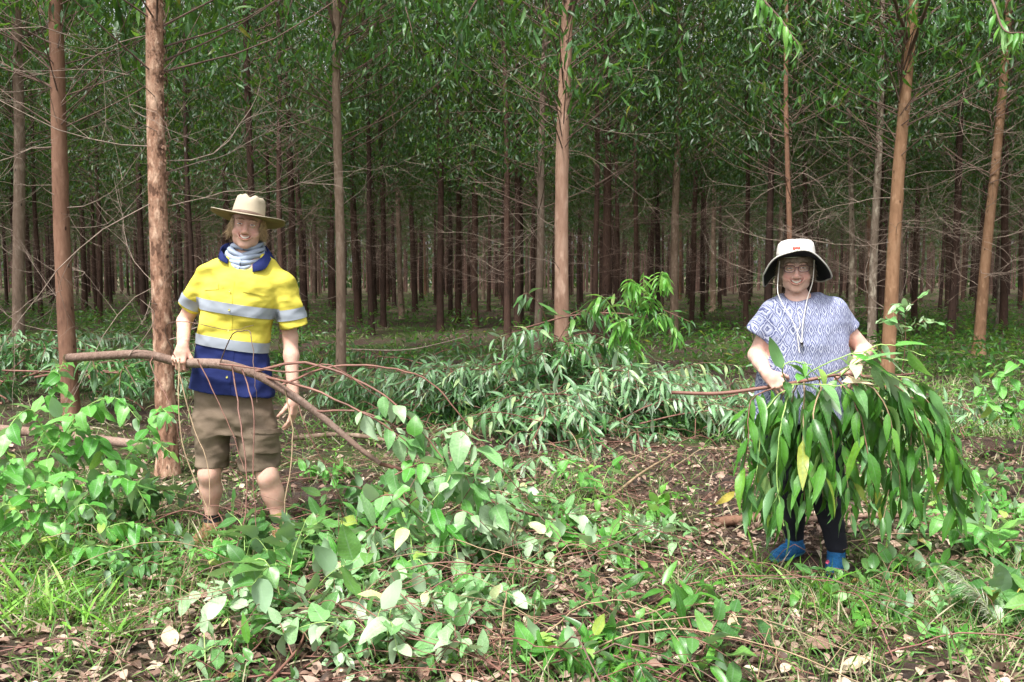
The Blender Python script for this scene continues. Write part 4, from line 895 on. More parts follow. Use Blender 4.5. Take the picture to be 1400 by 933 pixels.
M['felt_under'] = cloth('tan_felt_underside', (.24, .19, .10), .15, .06, .9, 300); M['band'] = simple('brown_hat_band', (.12, .075, .055), .6)
M['boot'] = simple('brown_boot_leather', (.22, .12, .06), .6, .2); M['sock'] = simple('black_sock', (.02, .02, .025), .9, .1); M['black_cloth'] = cloth('black_trouser_cloth', (.016, .016, .024), .4)
M['white_cloth'] = cloth('white_hat_cloth', (.56, .54, .51), .2, .03); M['hat_under'] = cloth('black_hat_lining', (.012, .012, .018), .2); M['blue_shoe'] = simple('blue_mesh_shoe', (.012, .10, .26), .7, .35, 90, .3, .5, .003)
M['shoe_sole'] = simple('shoe_sole', (.10, .32, .50), .7); M['pink'] = simple('pink_patch', (.75, .12, .22), .7); M['red_print'] = simple('red_embroidery', (.62, .07, .05), .7)
M['eye_white'] = simple('eye_white', (.75, .73, .70), .25, .02); M['iris'] = simple('iris', (.06, .07, .08), .2, .1); M['teeth'] = simple('teeth', (.80, .76, .68), .3, .02)
M['hair_blond'] = simple('light_brown_hair', (.42, .29, .155), .45, .45, 60, .4); M['hair_grey'] = simple('greyish_brown_hair', (.33, .255, .19), .5, .4, 60, .4)
M['brow'] = simple('brow_hair', (.20, .13, .08), .7); M['glasses'] = simple('dark_red_glasses_frame', (.09, .035, .045), .3, .1); M['cord'] = simple('white_cord', (.75, .72, .66), .7, .05)
M['button'] = simple('button', (.6, .55, .15), .4, .05); M['dark_metal'] = simple('dark_clip', (.03, .03, .035), .4)
_m, _nt, _n, _l, _b = mat('lens_glass'); _tr = N(_nt, 'BsdfTransparent'); _gl = N(_nt, 'BsdfGlossy'); _gl.inputs['Roughness'].default_value = .05; _mx = N(_nt, 'MixShader'); _mx.inputs[0].default_value = .10
_l.new(_tr.outputs[0], _mx.inputs[1]); _l.new(_gl.outputs[0], _mx.inputs[2]); _l.new(_mx.outputs[0], _n['Material Output'].inputs[0]); M['lens'] = _m
def ikat():
    m, nt, n, l, b = mat('blue_diamond_print_cloth'); tc = N(nt, 'TexCoord'); nz = noise_tex(nt, 55, 3); add = N(nt, 'VectorMath', operation='MULTIPLY_ADD')
    l.new(nz.outputs[1], add.inputs[0]); add.inputs[1].default_value = (.013, .0, .02); l.new(tc.outputs['Object'], add.inputs[2]); sp = N(nt, 'SeparateXYZ'); l.new(add.outputs[0], sp.inputs[0])
    # wrap a little round the body: use x plus some depth
    xx = math_(nt, 'MULTIPLY_ADD', sp.outputs[1], .35, sp.outputs[0])
    u = math_(nt, 'FRACT', math_(nt, 'DIVIDE', xx, .040)); v = math_(nt, 'FRACT', math_(nt, 'DIVIDE', sp.outputs[2], .088))
    a = math_(nt, 'ABSOLUTE', math_(nt, 'SUBTRACT', u, .5)); c = math_(nt, 'ABSOLUTE', math_(nt, 'SUBTRACT', v, .5)); s = math_(nt, 'ADD', a, c)
    base = (.23, .25, .36); dk = (.07, .08, .17); wh = (.38, .40, .50)
    r = ramp(nt, [(0, base), (.06, base), (.09, dk), (.15, dk), (.18, wh), (.25, wh), (.28, base), (.36, base), (.39, dk), (.45, dk), (.49, wh), (.53, wh), (.57, dk), (.62, dk), (.66, base), (.80, base), (.84, wh), (.9, dk), (.97, base)][:19])
    l.new(s, r.inputs[0]); l.new(r.outputs[0], b.inputs['Base Color']); b.inputs['Roughness'].default_value = .85; b.inputs['Specular IOR Level'].default_value = .2
    t = noise_tex(nt, 7, 4); bump(nt, t.outputs[0], .5, .02, b); return m
M['ikat'] = ikat()

# ------------------------------------------------------------------ head, hands
def head_rows(F, T, f=1.0, female=False):
    """T: 4x4 from head space (origin between the eyes' level at the skull centre, face towards -y)"""
    R3 = np.array(T.to_3x3().normalized()); 
    p = lambda x, y, z: tuple(T @ Vector((x, y, z)))
    e = lambda c, r, k=.01, mode='add': F.el(p(*c), [q * f for q in r], R3, k, mode)
    r_ = lambda a, b, ra, rb, k=.01, mode='add': F.rc(p(*a), p(*b), ra * f, rb * f, k, mode)
    e((0, .014, .035), (.075, .094, .083), 0); e((0, -.022, -.03), (.0665, .066, .077), .02); e((0, -.034, -.075), (.052, .048, .035), .02)
    e((0, -.064, -.101), (.024, .018, .015), .022)
    for s in (-1, 1):
        e((s * .041, -.062, -.042), (.023, .019, .020), .018); e((s * .038, -.022, -.074), (.018, .028, .018), .02)
        e((s * .076, .010, -.012), (.010, .019, .031), .006); e((s * .081, .008, -.010), (.005, .010, .018), .004, 'sub')
        e((s * .030, -.094, .002), (.017, .014, .010), .008, 'sub')
    r_((-.036, -.082, .021), (.036, -.082, .021), .009, .009, .014)
    r_((0, -.086, .004), (0, -.106, -.036), .008, .0125, .010)
    for s in (-1, 1): e((s * .0125, -.098, -.040), (.0085, .010, .008), .006); 
    # smiling mouth: opened crescent between two lips
    M_ = [(-.024, -.078, -.057), (-.0125, -.088, -.0635), (0, -.0905, -.066), (.0125, -.088, -.0635), (.024, -.078, -.057)]
    for a, b in zip(M_[:-1], M_[1:]): r_(a, b, .009, .009, .010)
    for a, b in zip(M_[:-1], M_[1:]):
        up = lambda q: (q[0], q[1] - .0065, q[2] + .0075); dn = lambda q: (q[0] * .92, q[1] - .0055, q[2] - .0085)
        r_(up(a), up(b), .0024, .0024, .004); r_(dn(a), dn(b), .0032, .0032, .004)
    for a, b in zip(M_[:-1], M_[1:]):
        q = lambda c: (c[0] * .93, c[1] - .010, c[2]); r_(q(a), q(b), .0054, .0054, .002, 'sub'); q = lambda c: (c[0] * .93, c[1] - .005, c[2]); r_(q(a), q(b), .0050, .0050, .002, 'sub')
    for s in (-1, 1): r_((s * .022, -.088, -.038), (s * .034, -.074, -.062), .002, .002, .006, 'sub')
    r_((0, .028, -.075), (0, .040, -.17), .050 if not female else .044, .056 if not female else .05, .012)
def head_tint(P, T, strength=1.0):
    L = (P - np.array(T.translation)) @ np.array(T.to_3x3().normalized()); s = T.to_scale()[0]; L = L / s
    c = np.ones((len(P), 3)); x, y, z = L.T
    lip = np.exp(-((np.abs(z - (-.0665 + .011 * (np.abs(x) / .027) ** 2))) / .0105) ** 4) * (np.abs(x) < .026) * (y < -.07)
    c = c * (1 - lip[:, None]) + lip[:, None] * np.array([.93, .70, .70])
    ins = np.exp(-((np.abs(z - (-.0665 + .011 * (np.abs(x) / .027) ** 2))) / .0045) ** 4) * (np.abs(x) < .027) * (y < -.06); c *= 1 - ins[:, None] * np.array([.3, .5, .5])
    ch = np.exp(-(((np.abs(x) - .042) / .02) ** 2 + ((z + .04) / .022) ** 2)) * (y < -.02); c *= 1 - ch[:, None] * np.array([.0, .14, .12]) * strength
    no = np.exp(-((x / .014) ** 2 + ((z + .034) / .02) ** 2)) * (y < -.08); c *= 1 - no[:, None] * np.array([.0, .13, .12]) * strength
    return c
def eyes_teeth(root, T, brow, iris='iris', open_=.0062):
    f = T.to_scale()[0]; R3 = T.to_3x3().normalized()
    for s in (-1, 1):
        c = T @ Vector((s * .030, -.0765, .0015)); g = Geo(); n = 12; V = []; Fc = []
        # eyeball patch, iris and pupil as rings on one small ball
        for i in range(n + 1):
            th = PI * i / n
            for j in range(16):
                ph = 2 * PI * j / 16; V.append((math.sin(th) * math.cos(ph), -math.cos(th), math.sin(th) * math.sin(ph)))
        V = np.array(V) * .0125 * f; V = V @ np.array(R3).T + np.array(c); mi = []
        for i in range(n):
            for j in range(16): Fc.append((i * 16 + j, i * 16 + (j + 1) % 16, (i + 1) * 16 + (j + 1) % 16, (i + 1) * 16 + j)); mi.append(1 if i < 2 else 0)
        me = np_mesh('eye', V - np.array(origin(root)), Fc, None, [M['eye_white'], M['iris']], True, mi); link('eye', me, root)
        g = Geo()
        for up, z0, cu, m_ in ((1, .0068, .0028, 0), (-1, -.0040, -.0020, 0)):   # lids over the ball, creased by the smile
            P = [T @ Vector((s * .030 + t * .0155, -.0885 + .008 * t * t * (1.0), z0 - .0012 + cu * (1 - t * t) * up * 1.0)) for t in np.linspace(-1, 1, 7)]
            V2, F2, L2 = tube(P, [.0022 * f, .0036 * f, .0036 * f, .0022 * f], 6); g.add(V2, F2, L2)
        o = g.build('eyelids', M['skin_plain'], root)
        g = Geo(); P = [T @ Vector((s * .031 + t * .020, -.0955 + .010 * t * t * (1.2 if t * s > 0 else .3), .0235 + .0045 * (1 - t * t))) for t in np.linspace(-1, 1, 7)]
        V2, F2, L2 = tube(P, [.0016 * f, .003 * f, .002 * f], 5); g.add(V2, F2, L2); g.build('eyebrow', brow, root)
    g = Geo(); Pu = []
    for t in np.linspace(-1, 1, 13): Pu.append((t * .0215, -.0962 + .0115 * t * t, -.0632 + .0088 * t * t))
    V = []; 
    for i, (x, y, z) in enumerate(Pu):
        h = .0062 * (1 - .65 * (x / .0215) ** 2); V.append(tuple(T @ Vector((x, y, z + .003)))); V.append(tuple(T @ Vector((x, y - .0008, z - h)))); V.append(tuple(T @ Vector((x, y + .006, z - h))))
    Fc = []
    for i in range(12):
        a = i * 3; Fc += [(a, a + 3, a + 4, a + 1), (a + 1, a + 4, a + 5, a + 2)]
    g.add(V, Fc); g.build('teeth', M['teeth'], root)
M['skin_plain'] = simple('eyelid_skin', (.56, .34, .27), .5, .05)
def hand(F, wrist, d, nrm, side, f=1.0, curl=(.3, .35, .3), thumb=(.5, .4), spread=.06, dcurl=(0, .1, .2, .3), rf=.0088):
    """d: towards the fingers, nrm: the way the palm faces, side: towards the thumb"""
    w = Vector(wrist); d = Vector(d).normalized(); n = Vector(nrm); n = (n - d * n.dot(d)).normalized(); s = Vector(side); s = (s - d * s.dot(d) - n * s.dot(n)).normalized()
    kn = []
    for i in range(4):
        o = (.030 - .020 * i) * f; k = w + d * (.088 - .004 * abs(i - 1) - .006 * (i == 3)) * f + s * o; kn.append(k)
        F.rc(w + d * .012 * f + s * o * .62, k, .015 * f, .0115 * f, .012, ys=1)
    F.rc(w - d * .03 * f, w + d * .03 * f, .024 * f, .024 * f, .02)
    F.rc(w + d * .03 * f + s * .012 * f + n * .006, w + d * .055 * f + s * .016 * f + n * .008, .017 * f, .014 * f, .012)
    for i in range(4):
        L = [.041, .046, .043, .033][i] * f; k = kn[i]; a = 0; p = k; r = rf * f * [1, 1.03, 1, .88][i]; sp = (1.5 - i) * spread
        for j in range(3):
            a += curl[j] + dcurl[i] * .5; dd = d * math.cos(a) + n * math.sin(a) + s * sp * math.cos(a); q = p + dd * L * [1, .62, .5][j]; F.rc(p, q, r * (1 - .07 * j), r * (.95 - .1 * j), .0035 if j else .005); p = q
    p = w + d * .022 * f + s * .028 * f + n * .008 * f; a, b = thumb
    for j, L in enumerate((.042, .032, .024)):
        dd = d * (.75 - .1 * j) + s * (.62 - a * j * .5) + n * (.25 + b * j); dd.normalize(); q = p + dd * L * f; F.rc(p, q, (.013 - .0018 * j) * f, (.011 - .0016 * j) * f, .006 if j else .012); p = q
def hair_geo(T, zones, m_, root, L, n, seed, f=1.0, wid=.007, mess=.25, curlz=0):
    random.seed(seed); g = Geo(); Rm = T.to_3x3().normalized()
    for _ in range(n):
        a0, a1, z0, z1, l0 = random.choice(zones); a = random.uniform(a0, a1); z = random.uniform(z0, z1)   # a: angle round the head, 0 = face, + to image right
        rr = 1.0; zz = (z - .035) / .083; k = math.sqrt(max(.05, 1 - zz * zz)) if z > .035 else 1.0
        P0 = Vector((math.sin(a) * .079 * k, .014 - math.cos(a) * .098 * k, z)); out = Vector((math.sin(a), -math.cos(a), 0)); q = l0 * random.uniform(.55, 1.15)
        tan = Vector((math.cos(a), math.sin(a), 0)) * random.gauss(0, mess)
        P1 = P0 + out * .006 + Vector((0, 0, -q * .45)) + tan * q * .3; P2 = P1 + (out * random.gauss(.15, .3) + Vector((0, 0, -1)) + tan) * q * .5
        pts = [T @ v for v in spline([P0, P1, P2], 3)]
        ww = wid * random.uniform(.5, 1.1) * f; V = []; tv = Rm @ Vector((math.cos(a), math.sin(a), 0)); ov = Rm @ out; m = len(pts)
        for i, p in enumerate(pts):
            w_ = ww * (1 - (i / (m - 1)) ** 2 * .95) * .5; V += [tuple(p - tv * w_), tuple(p + ov * w_ * .7), tuple(p + tv * w_)]
        Fc = []
        for i in range(m - 1): Fc += [(3 * i, 3 * i + 1, 3 * i + 4, 3 * i + 3), (3 * i + 1, 3 * i + 2, 3 * i + 5, 3 * i + 4)]
        g.add(V, Fc)
    return g.build('hair', m_, root)
def ringmesh(rings, close_top=False):
    n = len(rings[0]); V = np.concatenate(rings); Fc = []
    for i in range(len(rings) - 1):
        for j in range(n): Fc.append((i * n + j, i * n + (j + 1) % n, (i + 1) * n + (j + 1) % n, (i + 1) * n + j))
    if close_top:
        V = np.vstack([V, rings[-1].mean(0)]); c = len(V) - 1; b = (len(rings) - 1) * n
        F3 = [(b + j, b + (j + 1) % n, c) for j in range(n)]; return V, np.vstack([q2t(Fc), F3])
    return V, q2t(Fc)
def solid(o, t, off=0, mo=0):
    m = o.modifiers.new('thickness', 'SOLIDIFY'); m.thickness = t; m.offset = off; m.material_offset = mo; m.material_offset_rim = 0; return o

# ------------------------------------------------------------------ person in the yellow shirt
YM = 4.95
def J(px, py, dy=0.0): return W(px, py, YM + dy)
def row(py, xl, xr, ry, dy=0.0, Y=YM):
    a = W(xl, py, Y + dy); b = W(xr, py, Y + dy); return (a.z, (a.x + b.x) / 2, Y + dy, (b.x - a.x) / 2, ry)
mbase = J(338, 742); mbase.z = gz(mbase.x, YM)
man = empty('person', mbase, 'smiling person in a felt hat, yellow work shirt and khaki shorts carrying a long branch', 'person')
HT = Matrix.Translation(J(338.5, 309.5, -.01)) @ Matrix.Rotation(math.radians(7), 4, 'Y') @ Matrix.Rotation(math.radians(-3), 4, 'X') @ Matrix.Rotation(math.radians(11), 4, 'Z') @ Matrix.Scale(1.08, 4)
F = Field(mbase + Vector((-.55, -.35, -.02)), mbase + Vector((.5, .28, 1.62)), .0055)
# trunk and legs
F.loft([row(352, 318, 358, .06), row(368, 292, 372, .085), row(385, 280, 384, .10), row(420, 283, 375, .11), row(470, 282, 362, .095), row(520, 280, 356, .095), row(560, 282, 360, .10), row(590, 286, 352, .085)], .02)
hipL, hipR = J(295, 565, .0), J(347, 565, .0); knL, knR = J(286, 648, -.04), J(366, 652, -.05); anL, anR = J(290, 722, .02), J(384, 730, -.02)
for q_ in (anL, anR): q_.z = gz(q_.x, q_.y) + .085
for h_, k_, a_ in ((hipL, knL, anL), (hipR, knR, anR)):
    F.rc(h_, k_, .078, .048, .04); F.rc(k_, a_ + (k_ - a_) * .66 + Vector((0, .016, 0)), .045, .047, .06); F.rc(a_ + (k_ - a_) * .66 + Vector((0, .016, 0)), a_, .048, .032, .06); F.el(k_ + Vector((0, -.022, .0)), (.026, .024, .04), None, .04)
shL, shR = J(283, 380), J(387, 390); elL, elR = J(252, 440, .05), J(397, 462, .04); wrL, wrR = J(250, 474, -.17), J(401, 545, -.05)
F.rc(shL, elL, .053, .039, .02); F.rc(elL, wrL, .040, .028, .015); F.rc(shR, elR, .053, .040, .02); F.rc(elR, elR.lerp(wrR, .3), .039, .040, .02); F.rc(elR.lerp(wrR, .3), wrR, .040, .027, .02)
F.rc(HT @ Vector((0, .03, -.10)), J(339, 372), .055, .06, .02)
P, Q = F.mesh(); P = smoothn(P, Q, 2); body_parts = [(P, Q, np.ones((len(P), 3)))]
# head
def bounds_field(c, r, h): return Field(Vector(c) - Vector((r, r, r)), Vector(c) + Vector((r, r, r)), h)
F = bounds_field(HT @ Vector((0, 0, -.03)), .165, .0027); head_rows(F, HT, 1.08); P, Q = F.mesh(); P = smoothn(P, Q, 1, .4); body_parts.append((P, Q, head_tint(P, HT)))
# gripping hand, back of the hand to the viewer
gripL = dict(d=Vector((-.16, -.42, -.90)), n=Vector((.05, .93, -.42)), s=Vector((1, 0, 0)))
F = bounds_field(wrL + Vector((0, -.02, -.05)), .15, .0028); hand(F, wrL, gripL['d'], gripL['n'], gripL['s'], 1.0, (.75, .95, .8), (.4, .5), .03, (0, .05, .1, .15), .0092); F.rc(wrL, wrL.lerp(elL, .5), .029, .036, .01)
P, Q = F.mesh(); P = smoothn(P, Q, 1, .4); body_parts.append((P, Q, np.tile([1, .93, .92], (len(P), 1))))
F = bounds_field(wrR + Vector((.0, -.02, -.07)), .16, .0028); hand(F, wrR, Vector((.02, -.12, -1)), Vector((-.9, .25, 0)), Vector((-.35, -1, 0)), 1.0, (.28, .35, .3), (.35, .15), .10, (0, .06, .12, .2), .0092); F.rc(wrR, wrR.lerp(elR, .35), .029, .036, .01)
P, Q = F.mesh(); P = smoothn(P, Q, 1, .4); body_parts.append((P, Q, np.tile([1, .93, .92], (len(P), 1))))
def join_body(parts, root, m_):
    off = 0; PP = []; QQ = []; CC = []
    for P, Q, C in parts: PP.append(P); QQ.append(Q + off); CC.append(C); off += len(P)
    return mesh_obj('body', np.vstack(PP), np.vstack(QQ), [m_], root, np.vstack(CC))
join_body(body_parts, man, M['skin']); eyes_teeth(man, HT, M['brow'])
# shirt
F = Field(mbase + Vector((-.55, -.35, .72)), mbase + Vector((.5, .28, 1.62)), .0055)
F.loft([row(349, 312, 364, .070), row(356, 296, 376, .085), row(366, 283, 381, .10), row(385, 275, 388, .125), row(404, 275, 384, .142), row(421, 276, 378, .143), row(450, 272, 371, .132), row(485, 268, 366, .13), row(515, 262, 371, .142), row(538, 258, 375, .152)], .0, slant=-.12)
F.el(J(334, 347, -.075), (.088, .10, .085), None, .008, 'sub'); F.rc(J(331, 362, -.13), J(320, 380, -.15), .03, .006, .004, 'sub')
sL2, sR2 = J(258, 421, .04), J(402, 447, .03)
F.rc(J(286, 373), J(300, 367), .050, .05, .03); F.rc(J(383, 384), J(366, 372), .054, .05, .03)
def sleeve(a, b, ra, rb):
    ax = (b - a).normalized(); F.rc(a, b + ax * .04, ra, rb + .004, .028)
    q, X, Y, Z = F.sl(b - Vector((.14,) * 3), b + Vector((.14,) * 3)); d = (X - b.x) * ax.x + (Y - b.y) * ax.y + (Z - b.z) * ax.z; lim = np.sqrt((X - b.x - ax.x * .05) ** 2 + (Y - b.y) ** 2 + (Z - b.z - ax.z * .05) ** 2) < .13
    F.V[q] = np.where(lim, np.maximum(F.V[q], d), F.V[q]); F.rc(b - ax * .05, b + ax * .05, rb - .030, rb - .009, .004, 'sub')
sleeve(J(282, 379), sL2, .064, .060); sleeve(J(388, 388), sR2, .066, .078)
P, Q = F.mesh(); P = smoothn(P, Q, 2); P = wrinkle(P, Q, .0065, 16, 18, 3); P = smoothn(P, Q, 1)
sc_n = np.array([.155, 0, 1.0]); t2 = np.array(J(271, 468)); C = P[Q].mean(1); 
bmc = ((C - t2) @ sc_n) < 0
armax = lambda a, b: (np.array(b) - np.array(a)) / np.linalg.norm(np.array(b) - np.array(a))
shirt = mesh_obj('shirt', P, Q, [M['yellow_cloth'], M['navy']], man, None, None)
# lower navy part: cut along a clean line
def two_tone(o, co, no):
    bm = bmesh.new(); bm.from_mesh(o.data); co = Vector(co) - origin(man)
    bmesh.ops.bisect_plane(bm, geom=bm.verts[:] + bm.edges[:] + bm.faces[:], dist=1e-5, plane_co=co, plane_no=no)
    no = Vector(no)
    for f in bm.faces: f.material_index = 1 if (f.calc_center_median() - co).dot(no) < 0 else 0; f.smooth = True
    bm.to_mesh(o.data); bm.free()
two_tone(shirt, t2, sc_n)
xL, xR = J(268, 400).x, J(382, 400).x
def band(pt_top, pt_bot, n, extra, name='reflective_tape'):
    n = np.array(n, float); patch(name, P, Q, [(np.array(pt_bot), n), (np.array(pt_top), -n)] + extra, .0056, .0015, M['tape'], shirt)
axR = armax(J(390, 380), sR2); axL = armax(J(281, 376), sL2)
inR = (np.array(J(383, 415)), np.array([-1, 0, -.18])); inL = (np.array(J(272.5, 405)), np.array([1, 0, -.12]))
band(J(277, 406.5), J(277, 421.5), sc_n, [inR, inL]); band(J(271, 454), t2, sc_n, [(np.array(J(386, 415)), np.array([-1, 0, 0]))])
band(sR2 - Vector(axR) * .105, sR2 - Vector(axR) * .045, -axR * -1, [(np.array(J(379, 440)), np.array([1, 0, .22]))]) if False else None
patch('sleeve_tape', P, Q, [(np.array(sR2) - axR * .105, axR), (np.array(sR2) - axR * .045, -axR), (np.array(J(380, 440)), np.array([1, 0, .22]))], .0056, .0015, M['tape'], shirt)
patch('sleeve_tape', P, Q, [(np.array(sL2) - axL * .075, axL), (np.array(sL2) - axL * .018, -axL), (np.array(J(273, 410)), np.array([-1, 0, .15]))], .0056, .0015, M['tape'], shirt)
def rectpatch(name, x0, x1, y0, y1, m_, parent, P, Q, off=.003, th=.003, tilt=.12, Yp=YM, front=True):
    a = np.array(W(x0, y0, Yp - .12)); b = np.array(W(x1, y1, Yp - .12)); n = np.array([tilt, 0, 1.0])
    pl = [(a, -n), (b, n), (a, np.array([1, 0, 0.0])), (b, np.array([-1, 0, 0.0])), (np.array([0, Yp - .01, 0]), np.array([0, -1, 0]))]
    return patch(name, P, Q, pl, off, th, m_, parent)
rectpatch('pocket_flap', 277, 299, 388, 396, M['yellow_cloth'], shirt, P, Q, .004, .003, -.05); rectpatch('pocket_flap', 333, 366, 396, 406, M['yellow_cloth'], shirt, P, Q, .004, .003, .22)
rectpatch('placket', 311, 318, 384, 536, M['navy'], shirt, P, Q, .0012, .001, 0) if False else None
g = Geo()
for y_ in (432, 448): pass
for nm_, top_, m_ in (('placket', 384, 'yellow_cloth'), ('placket', 476, 'navy')):
    bt_ = 474 if top_ == 384 else 540
    a_, b_ = np.array(J(316, top_, -.14)), np.array(J(311, bt_, -.14)); dn_ = (b_ - a_) / np.linalg.norm(b_ - a_); rt_ = np.array([-dn_[2], 0, dn_[0]]); rt_ = rt_ * np.sign(rt_[0])
    patch(nm_, P, Q, [(a_ + dn_ * 0, dn_), (b_, -dn_), (a_ - rt_ * .014, rt_), (a_ + rt_ * .014, -rt_), ((0, YM - .02, 0), (0, -1, 0))], .0026, .0, M[m_], shirt)
for yb_ in (398, 424, 452, 496, 516):
    c_ = J(314.5 - (yb_ - 384) * .033, yb_, -.1515 if yb_ < 480 else -.146); bm_ = Geo(); V_, F_, L_ = tube([c_, c_ + Vector((0, -.004, 0))], [.006, .005], 10); bm_.add(V_, F_, L_); bm_.build('button', M['button'], shirt)
def ribbon(name, A, B, m_, root, t=.004):
    V = np.concatenate([[tuple(p) for p in A], [tuple(p) for p in B]]); n = len(A); Fc = [(i, i + 1, n + i + 1, n + i) for i in range(n - 1)]
    g = Geo(); g.add(V, Fc); o = g.build(name, m_, root); solid(o, t); return o
ribbon('collar', spline([J(302, 352, -.03), J(301, 344, .0), J(308, 334, .045), J(338, 330, .07), J(362, 336, .05), J(366, 346, .0), J(360, 356, -.05)], 4), spline([J(298, 350, -.07), J(299, 353, .01), J(302, 352, .07), J(338, 350, .10), J(372, 352, .07), J(372, 358, .0), J(360, 369, -.09)], 4), M['navy'], shirt)
ribbon('collar', spline([J(303, 343, -.03), J(306, 348, -.06), J(313, 356, -.075)], 4), spline([J(298, 354, -.065), J(303, 357, -.095), J(311, 361, -.10)], 4), M['navy'], shirt)
ribbon('collar', spline([J(363, 342, -.02), J(360, 350, -.06), J(345, 362, -.085)], 4), spline([J(371, 354, -.06), J(362, 368, -.10), J(345, 372, -.11)], 4), M['navy'], shirt)
# neck gaiter: bunched folds
g = Geo()
for i, (yc, w_, dd, r_) in enumerate([(339, 20, .062, .012), (345, 22, .070, .015), (351, 24, .078, .016), (357, 23, .090, .016), (363, 19, .100, .015), (368, 13, .108, .012)]):
    pts = []
    for j in range(25):
        a = 2 * PI * j / 24; cx = 337 - i * .6; sag = 4.5 * math.cos(a) * (1 if i else .3)
        c = J(cx + w_ * math.sin(a), yc + sag - (6 if math.cos(a) < 0 else 0) * abs(math.cos(a)) + 1.2 * math.sin(3 * a + i * 1.7) + (abs(math.sin(a)) * -4)); c.y = YM + .012 - dd * math.cos(a); pts.append(c)
    V_, F_, L_ = tube(pts, [r_ * (1 + .25 * math.sin(k * 1.3 + i)) for k in range(12)] + [r_], 10); g.add(V_, F_, L_)
g.build('neck_gaiter', M['gaiter'], man)
# hat
HH = HT @ Matrix.Translation((-.006, .004, .0)) @ Matrix.Rotation(math.radians(-6), 4, 'X') @ Matrix.Rotation(math.radians(3), 4, 'Y')
def hat_felt():
    n = 48; A = np.arange(n) * 2 * PI / n; rings = []
    prof = [(.088, .040), (.087, .060), (.084, .085), (.080, .108), (.074, .124), (.062, .132), (.045, .132), (.025, .128), (.010, .125)]
    for r, z in prof:
        z = .040 + (z - .040) * 1.2
        x = r * .90 * np.sin(A); y = -r * 1.12 * np.cos(A); zz = np.full(n, z)
        top = np.clip((z - .115) / .03, 0, 1); zz = zz - top * (.020 * np.exp(-(x / .016) ** 2) * (y < .06) + .008 * np.exp(-((np.abs(x) - .045) / .016) ** 2 - ((y + .05) / .03) ** 2))
        pin = np.exp(-((z - .12) / .03) ** 2) * np.exp(-((y + .055) / .03) ** 2); x = x * (1 - .14 * pin)
        rings.append(np.stack([x, y, zz], 1))
    V, Fc = ringmesh(rings, True); V = np.array([tuple(HH @ Vector(v)) for v in V]); g = Geo(); g.add(V, Fc); hat = g.build('hat', M['felt'], man); solid(hat, .003)
    rings = []
    for i in range(9):
        t = i / 8; r = .080 + .098 * t; x = r * np.sin(A) * 1.0; y = -r * 1.05 * np.cos(A); zz = .040 + .022 * t * np.sin(A) ** 2 * 1.0 - .018 * t * t * np.cos(A) * (np.cos(A) > 0) - .012 * t * (np.cos(A) < 0) + .004 * np.sin(2 * A + 1) * t
        rings.append(np.stack([x * 1.02, y, zz], 1))
    V, Fc = ringmesh(rings); V = np.array([tuple(HH @ Vector(v)) for v in V]); g = Geo(); g.add(V, Fc[:, ::-1]); g.M[-1][:] = 0; br = g.build('brim', [M['felt'], M['felt_under']], hat); solid(br, .004, 0, 1)
    rings = []
    for r, z in ((.0905, .041), (.0905, .052), (.0895, .060)): rings.append(np.stack([r * .90 * np.sin(A), -r * 1.12 * np.cos(A), np.full(n, z)], 1))
    V, Fc = ringmesh(rings); V = np.array([tuple(HH @ Vector(v)) for v in V]); g = Geo(); g.add(V, Fc); solid(g.build('hat_band', M['band'], hat), .0025)
hat_felt()
hair_geo(HT, [(1.05, 2.0, -.01, .045, .07), (-2.0, -1.05, -.01, .045, .07), (2.0, 4.3, -.02, .03, .09), (.95, 1.5, .0, .03, .07), (-1.5, -.95, 0, .03, .07)], M['hair_blond'], man, .08, 1500, 5, 1.08, .0038, .45)
# shorts
F = Field(mbase + Vector((-.42, -.35, .30)), mbase + Vector((.35, .28, 1.0)), .0055)
F.loft([row(520, 269, 364, .110), row(545, 266, 370, .120), row(575, 264, 377, .125), row(592, 265, 380, .115)], .0)
F.rc(J(292, 570), J(289, 636), .098, .092, .03, ys=1.12); F.rc(J(347, 570), J(356, 634), .105, .112, .03, ys=1.05)
def cut_open(F, c, ax, r_in, depth, R):
    ax = Vector(ax).normalized(); q, X, Y, Z = F.sl(c - Vector((R,) * 3), c + Vector((R,) * 3)); d = (X - c.x) * ax.x + (Y - c.y) * ax.y + (Z - c.z) * ax.z
    F.V[q] = np.maximum(F.V[q], d); F.rc(c - ax * depth, c + ax * .05, r_in * .8, r_in, .004, 'sub', ys=1.1)
cut_open(F, J(288, 637), J(288, 637) - J(292, 570), .080, .05, .145); cut_open(F, J(357, 640), J(357, 640) - J(347, 570) + Vector((0, 0, -.06)), .098, .05, .165)
# deep crease between the legs
F.rc(J(318, 612, -.16), J(319, 640, -.13), .010, .028, .03, 'sub')
P, Q = F.mesh(); P = smoothn(P, Q, 2); PS0 = P.copy(); P = wrinkle(P, Q, .008, 16, 16, 8); P = smoothn(P, Q, 1); shorts = mesh_obj('shorts', P, Q, [M['khaki']], man)
PS0 = smoothn(PS0, Q, 6); rectpatch('cargo_pocket', 346, 378, 590, 624, M['khaki'], shorts, PS0, Q, .011, .006, .15); rectpatch('pocket_flap', 344, 380, 585, 597, M['khaki'], shorts, PS0, Q, .017, .004, .15)
patch('leg_hem', P, Q, [(np.array(J(350, 627)), np.array([.0, 0, -1.0])), (np.array(J(325, 630)), np.array([1.0, 0, 0]))], .002, .002, M['khaki'], shorts)
rectpatch('waistband', 262, 374, 528, 541, M['khaki'], shorts, P, Q, .004, .003, .05)
